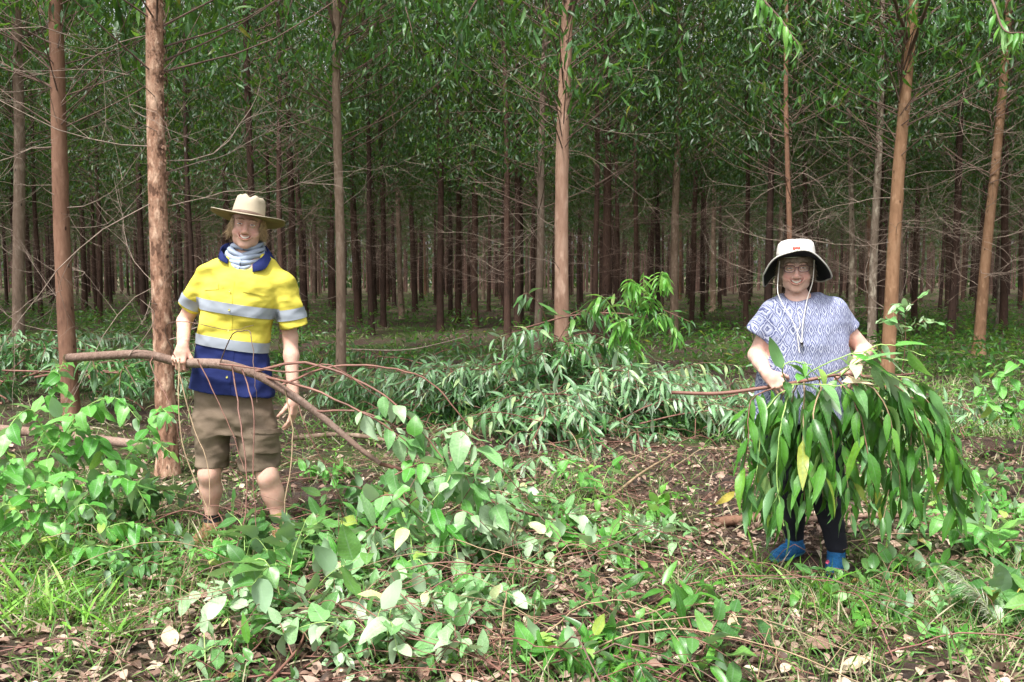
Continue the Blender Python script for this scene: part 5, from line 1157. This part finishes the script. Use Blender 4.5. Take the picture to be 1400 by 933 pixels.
# socks and boots
for k_, (a_, fd) in enumerate(((anL, Vector((-.25, -1, 0))), (anR, Vector((.2, -1, 0))))):
    V_, F_, L_ = tube([a_ + Vector((0, .002, .05)), a_ + Vector((0, 0, .02)), a_ + Vector((0, 0, -.02))], [.047, .046, .047], 14); Geo().add(V_, F_, L_).build('sock', M['sock'], man)
    fd.normalize(); z0 = gz(a_.x, a_.y); F = bounds_field(Vector((a_.x, a_.y - .05, z0 + .06)), .22, .005); b0 = Vector((a_.x, a_.y, z0 + .075))
    F.rc(b0, b0 + Vector((0, 0, -.03)), .05, .045, 0); F.rc(b0 + Vector((0, .03, -.045)), b0 + fd * .08 + Vector((0, 0, -.045)), .038, .04, .03); F.rc(b0 + fd * .08 + Vector((0, 0, -.045)), b0 + fd * .17 + Vector((0, 0, -.05)), .042, .032, .02); F.V = np.maximum(F.V, (z0 - .0 - F.ax[2])[None, None, :])
    P, Q = F.mesh(); P = smoothn(P, Q, 1); mesh_obj('boot', P, Q, [M['boot']], man)

# ------------------------------------------------------------------ the carried branch
gp = wrL + gripL['d'].normalized() * .078 + gripL['n'].normalized() * .036
sroot = empty('carried_branch', W(92, 490, 4.75), 'long bare grey brown branch held across the body by the person in the yellow shirt', 'branch')
main = [W(92, 490, 4.78), W(150, 486, 4.77), W(200, 485, 4.76), Vector((gp.x, gp.y, gp.z)), W(300, 498, 4.70), W(350, 512, 4.68), W(395, 538, 4.62), W(440, 570, 4.58), W(490, 612, 4.52), W(520, 634, 4.5)]
V_, F_, L_ = tube(spline(main, 5), [.0235, .023, .0235, .025, .026, .025, .022, .018, .014, .011], 12, jit=.02); Geo().add(V_, F_, L_).build('stem', M['stick'], sroot)
cap = bmesh.new(); bmesh.ops.create_circle(cap, cap_ends=True, radius=.0215, segments=14); me = bpy.data.meshes.new('cut_end'); cap.to_mesh(me); cap.free(); me.materials.append(M['wood_cut'])
o = link('cut_end', me, sroot); ax = (main[0] - main[1]).normalized(); o.matrix_local = Matrix.Translation(ax * .0125 + main[0] - origin(sroot)) @ ax.to_track_quat('Z', 'Y').to_matrix().to_4x4()
def twig(pts, r, m_, root=sroot, n=5, sides=5, name='twig'):
    pts = [pts[0]] + [p + rv(.012) for p in pts[1:]]
    q_ = [p + rv(.0018) for p in spline(pts, n)]
    V, F_, L = tube(q_, r, sides); return Geo().add(V, F_, L).build(name, M[m_], root), spline(pts, n)
def wp(*l): return [W(a, b, c) for a, b, c in l]
tw = [
 (wp((345, 509, 4.68), (420, 496, 4.6), (500, 520, 4.5), (560, 575, 4.45), (605, 625, 4.4)), [.009, .003], 'stem_red'),
 (wp((380, 528, 4.64), (450, 500, 4.6), (530, 500, 4.6), (590, 530, 4.6), (640, 580, 4.6), (720, 680, 4.7), (742, 700, 4.75)), [.007, .002], 'stem_red'),
 (wp((360, 515, 4.66), (430, 530, 4.5), (510, 575, 4.4), (575, 622, 4.4)), [.008, .003], 'stem_red'),
 (wp((430, 562, 4.58), (500, 560, 4.5), (560, 590, 4.5), (640, 650, 4.5), (700, 690, 4.6)), [.006, .003], 'stem_red'),
 (wp((520, 634, 4.5), (600, 660, 4.55), (680, 690, 4.7), (780, 722, 4.85), (870, 756, 4.7)), [.011, .005], 'stem_red'),
 (wp((300, 497, 4.68), (315, 455, 4.6), (330, 446, 4.55), (345, 462, 4.5), (352, 520, 4.4), (352, 545, 4.4)), [.0035, .0015], 'twig_brown'),
 (wp((240, 489, 4.7), (225, 455, 4.65), (245, 447, 4.6), (310, 455, 4.6), (350, 442, 4.6)), [.003, .0012], 'twig_brown'),
 (wp((270, 492, 4.68), (290, 540, 4.6), (312, 590, 4.55), (330, 640, 4.5)), [.0035, .0015], 'stem_red'),
 (wp((318, 502, 4.66), (330, 560, 4.5), (337, 620, 4.4), (335, 690, 4.3), (320, 760, 4.2), (300, 830, 4.1)), [.0045, .002], 'stem_red'),
 (wp((245, 492, 4.66), (246, 540, 4.55), (258, 610, 4.5), (280, 680, 4.4), (300, 740, 4.3)), [.004, .0018], 'stem_tan'),
 (wp((240, 492, 4.6), (262, 570, 4.5), (283, 640, 4.4), (282, 720, 4.3)), [.0035, .0015], 'stem_tan'),
 (wp((390, 534, 4.6), (398, 600, 4.5), (392, 680, 4.4), (378, 760, 4.3), (300, 870, 4.1)), [.004, .0018], 'stem_tan'),
 (wp((330, 505, 4.62), (345, 560, 4.5), (348, 640, 4.4), (352, 720, 4.3), (350, 800, 4.15)), [.004, .002], 'stem_red'),
 (wp((405, 545, 4.6), (430, 600, 4.55), (455, 660, 4.6), (470, 720, 4.7)), [.003, .0015], 'stem_red'),
 (wp((208, 487, 4.74), (215, 510, 4.7), (240, 560, 4.6), (248, 640, 4.55)), [.003, .0012], 'stem_red'),
 (wp((300, 498, 4.6), (400, 512, 4.5), (450, 497, 4.5), (520, 545, 4.5), (560, 575, 4.5)), [.005, .002], 'stem_red'),
 (wp((176, 486, 4.74), (200, 462, 4.7), (210, 430, 4.7), (190, 415, 4.7)), [.003, .0012], 'twig'),
]
TWP = []
for pts, r, m_ in tw: TWP.append(twig(pts, r, m_)[1])
random.seed(91)
for (pts, n_, ll, t0, m_) in [(TWP[0], 12, .11, .6, 'leaf_pale'), (TWP[2], 14, .12, .55, 'leaf_pale'), (TWP[3], 16, .12, .45, 'leaf_pale'), (TWP[4], 22, .13, .03, 'leaf_pale'), (TWP[4], 14, .11, .1, 'leaf_dark'), (TWP[1], 6, .09, .75, 'leaf_pale')]:
    as_objects(sroot, leaves_along(pts, n_, ll, t0, .55, .45, .6), 'ovate', .5, m_)
# leafy side shoots of the tip
for k, (px, py, Y) in enumerate([(590, 610, 4.4), (615, 600, 4.35), (560, 640, 4.3), (600, 650, 4.3), (640, 660, 4.4), (570, 690, 4.25), (620, 700, 4.3), (520, 680, 4.3), (540, 730, 4.2), (600, 740, 4.2), (660, 700, 4.4), (500, 730, 4.2), (560, 770, 4.1)]):
    a = W(px - 20, py + 10, Y + .1); b = W(px + 15, py - 8, Y); c = W(px + random.uniform(-40, 60), py + random.uniform(30, 60), Y - .08); _, pp = twig([a, b, c], [.004, .0018], random.choice(['stem_green', 'stem_red']))
    as_objects(sroot, leaves_along(pp, 11, random.uniform(.10, .14), .1, .6, .4, .7), 'ovate', random.choice([.45, .55]), random.choice(['leaf_pale', 'leaf_pale', 'leaf_pale', 'leaf_broad']))
place_leaf(sroot, 'ovate', .75, 'leaf_bright', W(567, 597, 4.35), (0, 0, 1), (0, -1, .2), .11)

# ------------------------------------------------------------------ person in the sun hat
YW = 4.4
def K(px, py, dy=0.0): return W(px, py, YW + dy)
wbase = K(1105, 780); wbase.z = gz(wbase.x, YW)
wom = empty('person', wbase, 'smiling person with glasses, white floppy sun hat and blue patterned top, holding leaves', 'person')
HW = Matrix.Translation(K(1088, 366.5, -.02)) @ Matrix.Rotation(math.radians(-2), 4, 'Y') @ Matrix.Rotation(math.radians(2), 4, 'X') @ Matrix.Rotation(math.radians(-15), 4, 'Z') @ Matrix.Scale(1.0, 4)
F = Field(wbase + Vector((-.45, -.45, -.02)), wbase + Vector((.45, .3, 1.48)), .0055)
rw = lambda py, a, b, ry, dy=0: row(py, a, b, ry, dy, YW)
F.loft([rw(406, 1076, 1108, .06), rw(418, 1060, 1130, .085), rw(440, 1050, 1150, .11), rw(480, 1048, 1155, .12), rw(540, 1044, 1158, .12), rw(590, 1046, 1160, .12), rw(620, 1056, 1152, .10)], .02)
wk = [(K(1082, 600), K(1086, 670, -.02), K(1088, 738, .12)), (K(1130, 600), K(1132, 690, -.03), K(1139, 765, 0))]
wk[0][2].y = YW + .14; wk[1][2].y = YW - .04
for q_ in wk: q_[2].z = gz(q_[2].x, q_[2].y) + .085
for h_, k_, a_ in wk: F.rc(h_, k_, .08, .052, .03); F.rc(k_, a_, .048, .030, .02)
wsL, wsR = K(1060, 430), K(1136, 427); weL, weR = K(1034, 486, .03), K(1182, 480, .03); wwL, wwR = K(1049, 512, -.16), K(1170, 500, -.20)
F.rc(wsL, weL, .044, .040, .02); F.rc(weL, weL.lerp(wwL, .4), .040, .037, .012); F.rc(weL.lerp(wwL, .4), wwL, .037, .025, .012)
F.rc(wsR, weR, .044, .040, .02); F.rc(weR, weR.lerp(wwR, .4), .040, .037, .012); F.rc(weR.lerp(wwR, .4), wwR, .037, .025, .012)
F.rc(HW @ Vector((0, .03, -.10)), K(1092, 416), .048, .065, .03); F.rc(K(1073, 417), K(1112, 415), .036, .036, .03)
P, Q = F.mesh(); P = smoothn(P, Q, 2); bp = [(P, Q, np.ones((len(P), 3)))]
F = bounds_field(HW @ Vector((0, 0, -.03)), .16, .0026); head_rows(F, HW, .985, True); P, Q = F.mesh(); P = smoothn(P, Q, 1, .4); bp.append((P, Q, head_tint(P, HW, 1.3)))
gW = dict(d=Vector((.62, -.42, -.62)), n=Vector((.25, .85, -.30)), s=Vector((.8, 0, .8)))
F = bounds_field(wwL + Vector((.05, -.03, -.04)), .145, .0027); hand(F, wwL, gW['d'], gW['n'], gW['s'], .90, (.55, .95, .9), (.4, .6), .03, (0, .06, .1, .15)); F.rc(wwL, wwL.lerp(weL, .5), .025, .033, .01)
P, Q = F.mesh(); P = smoothn(P, Q, 1, .4); bp.append((P, Q, np.tile([1, .95, .94], (len(P), 1))))
F = bounds_field(wwR + Vector((-.02, -.04, -.05)), .15, .0027); hand(F, wwR, Vector((-.25, -.35, -.85)), Vector((-.1, .85, -.4)), Vector((-1, 0, .1)), .90, (.6, .9, .8), (.4, .5), .03); F.rc(wwR, wwR.lerp(weR, .5), .025, .033, .01)
P, Q = F.mesh(); P = smoothn(P, Q, 1, .4); bp.append((P, Q, np.tile([1, .95, .94], (len(P), 1))))
join_body(bp, wom, M['skin2']); eyes_teeth(wom, HW, M['brow'])
# top
F = Field(wbase + Vector((-.48, -.45, .60)), wbase + Vector((.48, .3, 1.48)), .0055)
F.loft([rw(402, 1068, 1120, .075), rw(408, 1058, 1132, .09), rw(418, 1047, 1149, .11), rw(440, 1040, 1158, .135), rw(470, 1041, 1160, .150), rw(510, 1036, 1163, .152), rw(545, 1031, 1168, .155), rw(574, 1027, 1172, .16)], 0)
F.rc(K(1057, 427), K(1070, 419), .058, .052, .03); F.rc(K(1139, 424), K(1122, 416), .058, .052, .03)
sLb, sRb = K(1033, 457, .02), K(1162, 451, .02); sleeve(K(1056, 428), sLb, .060, .054); sleeve(K(1140, 425), sRb, .060, .055)
# wide round neckline
F.el(K(1093, 393, -.08), (.100, .12, .064), None, .004, 'sub')
F.V[:, :, :] = np.maximum(F.V, -1e9)
P, Q = F.mesh(); P = smoothn(P, Q, 2); P = wrinkle(P, Q, .0065, 20, 9, 12); P = smoothn(P, Q, 1); top = mesh_obj('patterned_top', P, Q, [M['ikat']], wom)
# trousers
F = Field(wbase + Vector((-.4, -.3, .02)), wbase + Vector((.4, .4, .95)), .0055)
F.loft([rw(540, 1044, 1160, .125), rw(600, 1042, 1164, .13), rw(625, 1046, 1160, .11)], 0)
for h_, k_, a_ in wk: F.rc(h_, k_, .094, .070, .03); F.rc(k_, a_ + Vector((0, 0, .035)), .066, .050, .02)
P, Q = F.mesh(); P = smoothn(P, Q, 2); P = wrinkle(P, Q, .007, 14, 24, 14); mesh_obj('trousers', P, Q, [M['black_cloth']], wom)
for k_, (a_, fd) in enumerate(((wk[0][2], Vector((-.95, -.75, 0))), (wk[1][2], Vector((-.45, -1, 0))))):
    fd.normalize(); z0 = gz(a_.x, a_.y) + .012; F = bounds_field(Vector((a_.x, a_.y, z0 + .04)) + fd * .07, .19, .0045); b0 = Vector((a_.x, a_.y, z0 + .06))
    F.rc(b0 + Vector((0, 0, .02)), b0, .043, .042, 0); F.rc(b0 - fd * .035 + Vector((0, 0, -.03)), b0 + fd * .07 + Vector((0, 0, -.03)), .034, .036, .03); F.rc(b0 + fd * .07 + Vector((0, 0, -.032)), b0 + fd * .155 + Vector((0, 0, -.035)), .040, .030, .02); F.V = np.maximum(F.V, (z0 - F.ax[2])[None, None, :])
    P, Q = F.mesh(); P = smoothn(P, Q, 1); sh = mesh_obj('shoe', P, Q, [M['blue_shoe']], wom)
    patch('sole', P, Q, [((0, 0, z0 + .018), (0, 0, -1))], .004, .003, M['shoe_sole'], sh)
    g = Geo(); sd = fd.cross(Vector((0, 0, 1)))
    for i in range(3):
        c = b0 + fd * (.05 + .025 * i) + Vector((0, 0, .004 - .006 * i)); V_, F_, L_ = tube(spline([c - sd * .028 + Vector((0, 0, -.012)), c, c + sd * .028 + Vector((0, 0, -.012))], 3), [.0035], 5); g.add(V_, F_, L_)
    g.build('lace', M['dark_metal'], sh)
    if k_ == 1:
        c = b0 + fd * .10 + sd * .030 + Vector((0, 0, -.01)); V_, F_, L_ = tube([c - fd * .012, c + fd * .012 + Vector((0, 0, .004))], [.009, .009], 8); Geo().add(V_, F_, L_).build('patch', M['pink'], sh)
# floppy hat
def sun_hat():
    n = 72; A = np.arange(n) * 2 * PI / n; HB_ = HW @ Matrix.Translation((0, .006, 0)) @ Matrix.Scale(1.05, 4); rings = []
    for r, z in [(.088, .050), (.088, .070), (.085, .092), (.080, .110), (.068, .121), (.045, .126), (.02, .128)]:
        rings.append(np.stack([r * .95 * np.sin(A), -r * 1.12 * np.cos(A), z + .002 * np.sin(5 * A)], 1))
    V, Fc = ringmesh(rings, True); V = np.array([tuple(HB_ @ Vector(v)) for v in V]); g = Geo(); g.add(V, Fc); hat = g.build('sun_hat', [M['white_cloth'], M['hat_under']], wom); solid(hat, .003)
    rings = []; front = np.clip(np.cos(A), 0, 1); sidew = np.abs(np.sin(A)); back = np.clip(-np.cos(A), 0, 1)
    for i in range(9):
        t = i / 8; r = .086 + .092 * t * (1 - .12 * sidew ** 3); drop = .030 * t * front ** 1.2 - .100 * t ** 1.25 * (sidew ** 2.2) - .085 * t * back ** .8 * 1.0 + .014 * t * np.sin(4 * A + .8) * (1 - front) + .004 * t * np.sin(7 * A)
        rings.append(np.stack([r * .98 * np.sin(A) * (1 - .12 * t * sidew ** 4) + (.012 * t * np.clip(np.sin(A), 0, 1) ** 6), -r * 1.10 * np.cos(A), .052 + drop], 1))
    V, Fc = ringmesh(rings); V = np.array([tuple(HB_ @ Vector(v)) for v in V]); g = Geo(); g.add(V, Fc[:, ::-1]); br = g.build('brim', [M['white_cloth'], M['hat_under']], hat); solid(br, .003, 0, 1)
    E = [Vector(v) for v in V[8 * n:9 * n]]; E.append(E[0]); V2, F2, L2 = tube(E, [.0035], 6); Geo().add(V2, F2, L2).build('brim_edge', M['white_cloth'], hat)
    # small red emblem on the crown front
    g = Geo(); q = lambda x, z: tuple(HB_ @ Vector((x, -.0965 - .002 + abs(x) * .12 + (.002 if z > .09 else 0), z)))
    def slab(pts): g.add([q(*p) for p in pts], [tuple(range(len(pts)))[:4]] if len(pts) == 4 else [(0, 1, 2)])
    slab([(-.017, .086), (-.004, .090), (-.004, .094), (-.015, .100)]); slab([(.017, .086), (.004, .090), (.004, .094), (.015, .100)]); slab([(-.005, .088), (.005, .088), (.005, .097), (-.005, .097)]); slab([(-.015, .083), (-.008, .083), (-.004, .089), (-.010, .089)]); slab([(.015, .083), (.008, .083), (.004, .089), (.010, .089)])
    solid(g.build('emblem', M['red_print'], hat), .002)
    # chin cord
    a = HB_ @ Vector((-.072, -.055, .035)); b = HB_ @ Vector((.078, -.055, .035)); t_ = K(1096, 470, -.155)
    for s_, (p, pts) in enumerate(((a, [K(1063, 395, -.10), K(1068, 412, -.11), K(1084, 440, -.15)]), (b, [K(1111, 385, -.10), K(1104, 408, -.11), K(1098, 440, -.15)]))):
        V2, F2, L2 = tube(spline([p] + pts + [t_], 5), [.0022], 5); Geo().add(V2, F2, L2).build('chin_cord', M['cord'], hat)
    V2, F2, L2 = tube([t_ + Vector((0, -.004, .006)), t_ + Vector((0, -.004, -.014))], [.008, .007], 8); Geo().add(V2, F2, L2).build('cord_toggle', M['dark_metal'], hat)
    V2, F2, L2 = tube(spline([K(1090, 424, -.135), K(1094, 445, -.152), K(1090, 455, -.155), K(1093, 482, -.158)], 4), [.0018], 4); Geo().add(V2, F2, L2).build('cord_end', M['cord'], hat)
sun_hat()
hair_geo(HW, [(-.75, .75, .045, .062, .042), (.8, 1.5, .0, .05, .06), (-1.5, -.8, .0, .05, .06), (1.5, 4.8, -.02, .04, .07)], M['hair_grey'], wom, .05, 1400, 9, .985, .0038, .3)
def glasses():
    g = Geo(); rt = empty  # one frame
    fr = Geo(); ln = Geo()
    for s in (-1, 1):
        pts = []
        for j in range(25):
            a = 2 * PI * j / 24; x = s * .032 + .0245 * math.copysign(abs(math.cos(a)) ** .7, math.cos(a)); z = .000 + .0165 * math.copysign(abs(math.sin(a)) ** .8, math.sin(a)); pts.append(HW @ Vector((x, -.107 + .012 * (abs(x) / .056) ** 2, z)))
        V, F_, L = tube(pts, [.0016], 6); fr.add(V, F_, L); c = sum(pts[:-1], Vector()) / 24; ln.add([tuple(c)] + [tuple(p) for p in pts[:-1]], [(0, 1 + j, 1 + (j + 1) % 24) for j in range(24)])
        V, F_, L = tube([HW @ Vector((s * .056, -.097, .008)), HW @ Vector((s * .074, -.07, .006)), HW @ Vector((s * .080, .0, .0))], [.0018], 5); fr.add(V, F_, L)
    V, F_, L = tube(spline([HW @ Vector((-.009, -.107, .003)), HW @ Vector((0, -.111, .006)), HW @ Vector((.009, -.107, .003))], 3), [.0016], 5); fr.add(V, F_, L)
    o = fr.build('glasses', M['glasses'], wom); ln.build('lens', M['lens'], o)
glasses()

# ------------------------------------------------------------------ the leafy branch she holds
gq = wwL + gW['d'].normalized() * .070 + gW['n'].normalized() * .022
hroot = empty('held_leafy_branch', gq, 'leafy green branch with long drooping leaves held by the person in the sun hat', 'branch')
def K2(l): return [W(a, b, c) for a, b, c in l]
stem = spline([W(918, 537, 4.25), W(985, 538, 4.25), gq, W(1105, 520, 4.14), W(1150, 512, 4.12), W(1200, 516, 4.1), W(1250, 511, 4.1)], 6)
V_, F_, L_ = tube(stem, [.0085, .009, .009, .008, .007, .005], 8); Geo().add(V_, F_, L_).build('stem', M['stem_red'], hroot)
sh = [
 [(1080, 528, 4.18), (1050, 560, 4.1), (1035, 620, 4.05), (1030, 700, 4.02)], [(1085, 526, 4.18), (1070, 570, 4.05), (1060, 640, 4.0), (1068, 720, 3.98)], [(1100, 522, 4.15), (1098, 580, 4.0), (1100, 640, 3.95), (1105, 700, 3.95)],
 [(1120, 518, 4.15), (1130, 560, 4.0), (1140, 620, 3.95), (1148, 690, 3.95)], [(1140, 514, 4.1), (1165, 550, 3.98), (1180, 610, 3.93), (1190, 690, 3.92)], [(1160, 513, 4.1), (1200, 540, 4.0), (1225, 600, 3.95), (1236, 700, 3.95)],
 [(1180, 515, 4.1), (1235, 540, 4.0), (1262, 600, 3.98), (1270, 680, 3.98)], [(1200, 516, 4.1), (1262, 545, 4.05), (1300, 610, 4.05), (1340, 680, 4.05)], [(1190, 516, 4.1), (1250, 520, 4.05), (1290, 560, 4.05), (1312, 620, 4.05)],
 [(1060, 530, 4.2), (1030, 545, 4.12), (1018, 600, 4.08), (1012, 660, 4.06)], [(1090, 524, 4.15), (1080, 560, 4.2), (1082, 620, 4.2), (1085, 690, 4.2)], [(1150, 513, 4.1), (1160, 560, 4.2), (1165, 630, 4.2), (1170, 700, 4.15)],
 [(1170, 515, 4.1), (1200, 570, 4.15), (1215, 640, 4.1), (1205, 720, 4.05)], [(1130, 516, 4.1), (1110, 560, 3.95), (1118, 610, 3.92), (1128, 660, 3.92)], [(1220, 514, 4.1), (1245, 560, 4.1), (1240, 640, 4.05), (1250, 710, 4.02)]]
random.seed(17)
for s in sh:
    _, pp = twig(K2(s), [.004, .0018], random.choice(['stem_tan', 'stem_red', 'stem_green']), hroot, 5)
    as_objects(hroot, leaves_along(pp, 18, .18, .05, random.uniform(.6, 1.1), .25, random.uniform(.35, .6), lv=.45), 'lance', .235, 'leaf_bunch')
g = Geo(); sp2 = []                      # the rest of the leaves, deeper in the bundle
for s in [[(1070, 540, 4.2), (1050, 610, 4.2), (1045, 700, 4.18)], [(1100, 530, 4.22), (1120, 600, 4.22), (1125, 680, 4.2)], [(1150, 525, 4.2), (1190, 590, 4.2), (1200, 700, 4.2)], [(1190, 525, 4.15), (1230, 580, 4.15), (1245, 690, 4.15)],
          [(1210, 525, 4.1), (1270, 570, 4.1), (1300, 660, 4.1), (1310, 720, 4.1)], [(1120, 540, 4.05), (1150, 600, 4.05), (1165, 720, 4.02)], [(1085, 540, 4.1), (1065, 620, 4.1), (1055, 720, 4.1)], [(1230, 540, 4.05), (1285, 590, 4.02), (1325, 650, 4.02)]]:
    pp = spline(K2(s), 6); V, F, L = tube(pp, [.003, .0012], 4); g.add(V, F, L, 1); sp2 += leaves_along(pp, 27, .165, .03, .9, .25, .55, lv=.4)
V, F, L = as_geo(sp2, LANCE, .23); g.add(V, F, L); g.build('leaf_mass', [M['leaf_bunch'], M['stem_tan']], hroot, kind='stuff')
# the sprays on top turned to show pale undersides
for s in [[(1090, 522, 4.12), (1120, 500, 4.05), (1160, 485, 4.0), (1200, 478, 4.0)], [(1120, 518, 4.1), (1160, 500, 4.02), (1200, 488, 3.98), (1240, 490, 3.98)], [(1080, 526, 4.15), (1110, 520, 4.02), (1150, 526, 3.98), (1180, 524, 3.95)], [(1150, 512, 4.1), (1190, 480, 4.05), (1225, 472, 4.02), (1262, 490, 4.0)], [(1075, 528, 4.15), (1070, 505, 4.05), (1082, 495, 4.02), (1105, 500, 4.0)], [(1150, 512, 4.08), (1180, 495, 4.0), (1215, 500, 3.97), (1245, 530, 3.96)]]:
    _, pp = twig(K2(s), [.0035, .0018], 'stem_green', hroot, 5); as_objects(hroot, leaves_along(pp, 5, .15, .08, .5, .55, .5), 'lance', .36, random.choice(['leaf_pale', 'leaf_bunch', 'leaf_pale', 'leaf_broad']))
place_leaf(hroot, 'lance', .3, 'yellow', W(1005, 672, 4.06), (-.7, 0, -.6), (0, -1, .3), .12)
place_leaf(hroot, 'lance', .26, 'dry_pale', W(1150, 522, 3.94), (1, 0, .06), (0, -.6, 1), .16)
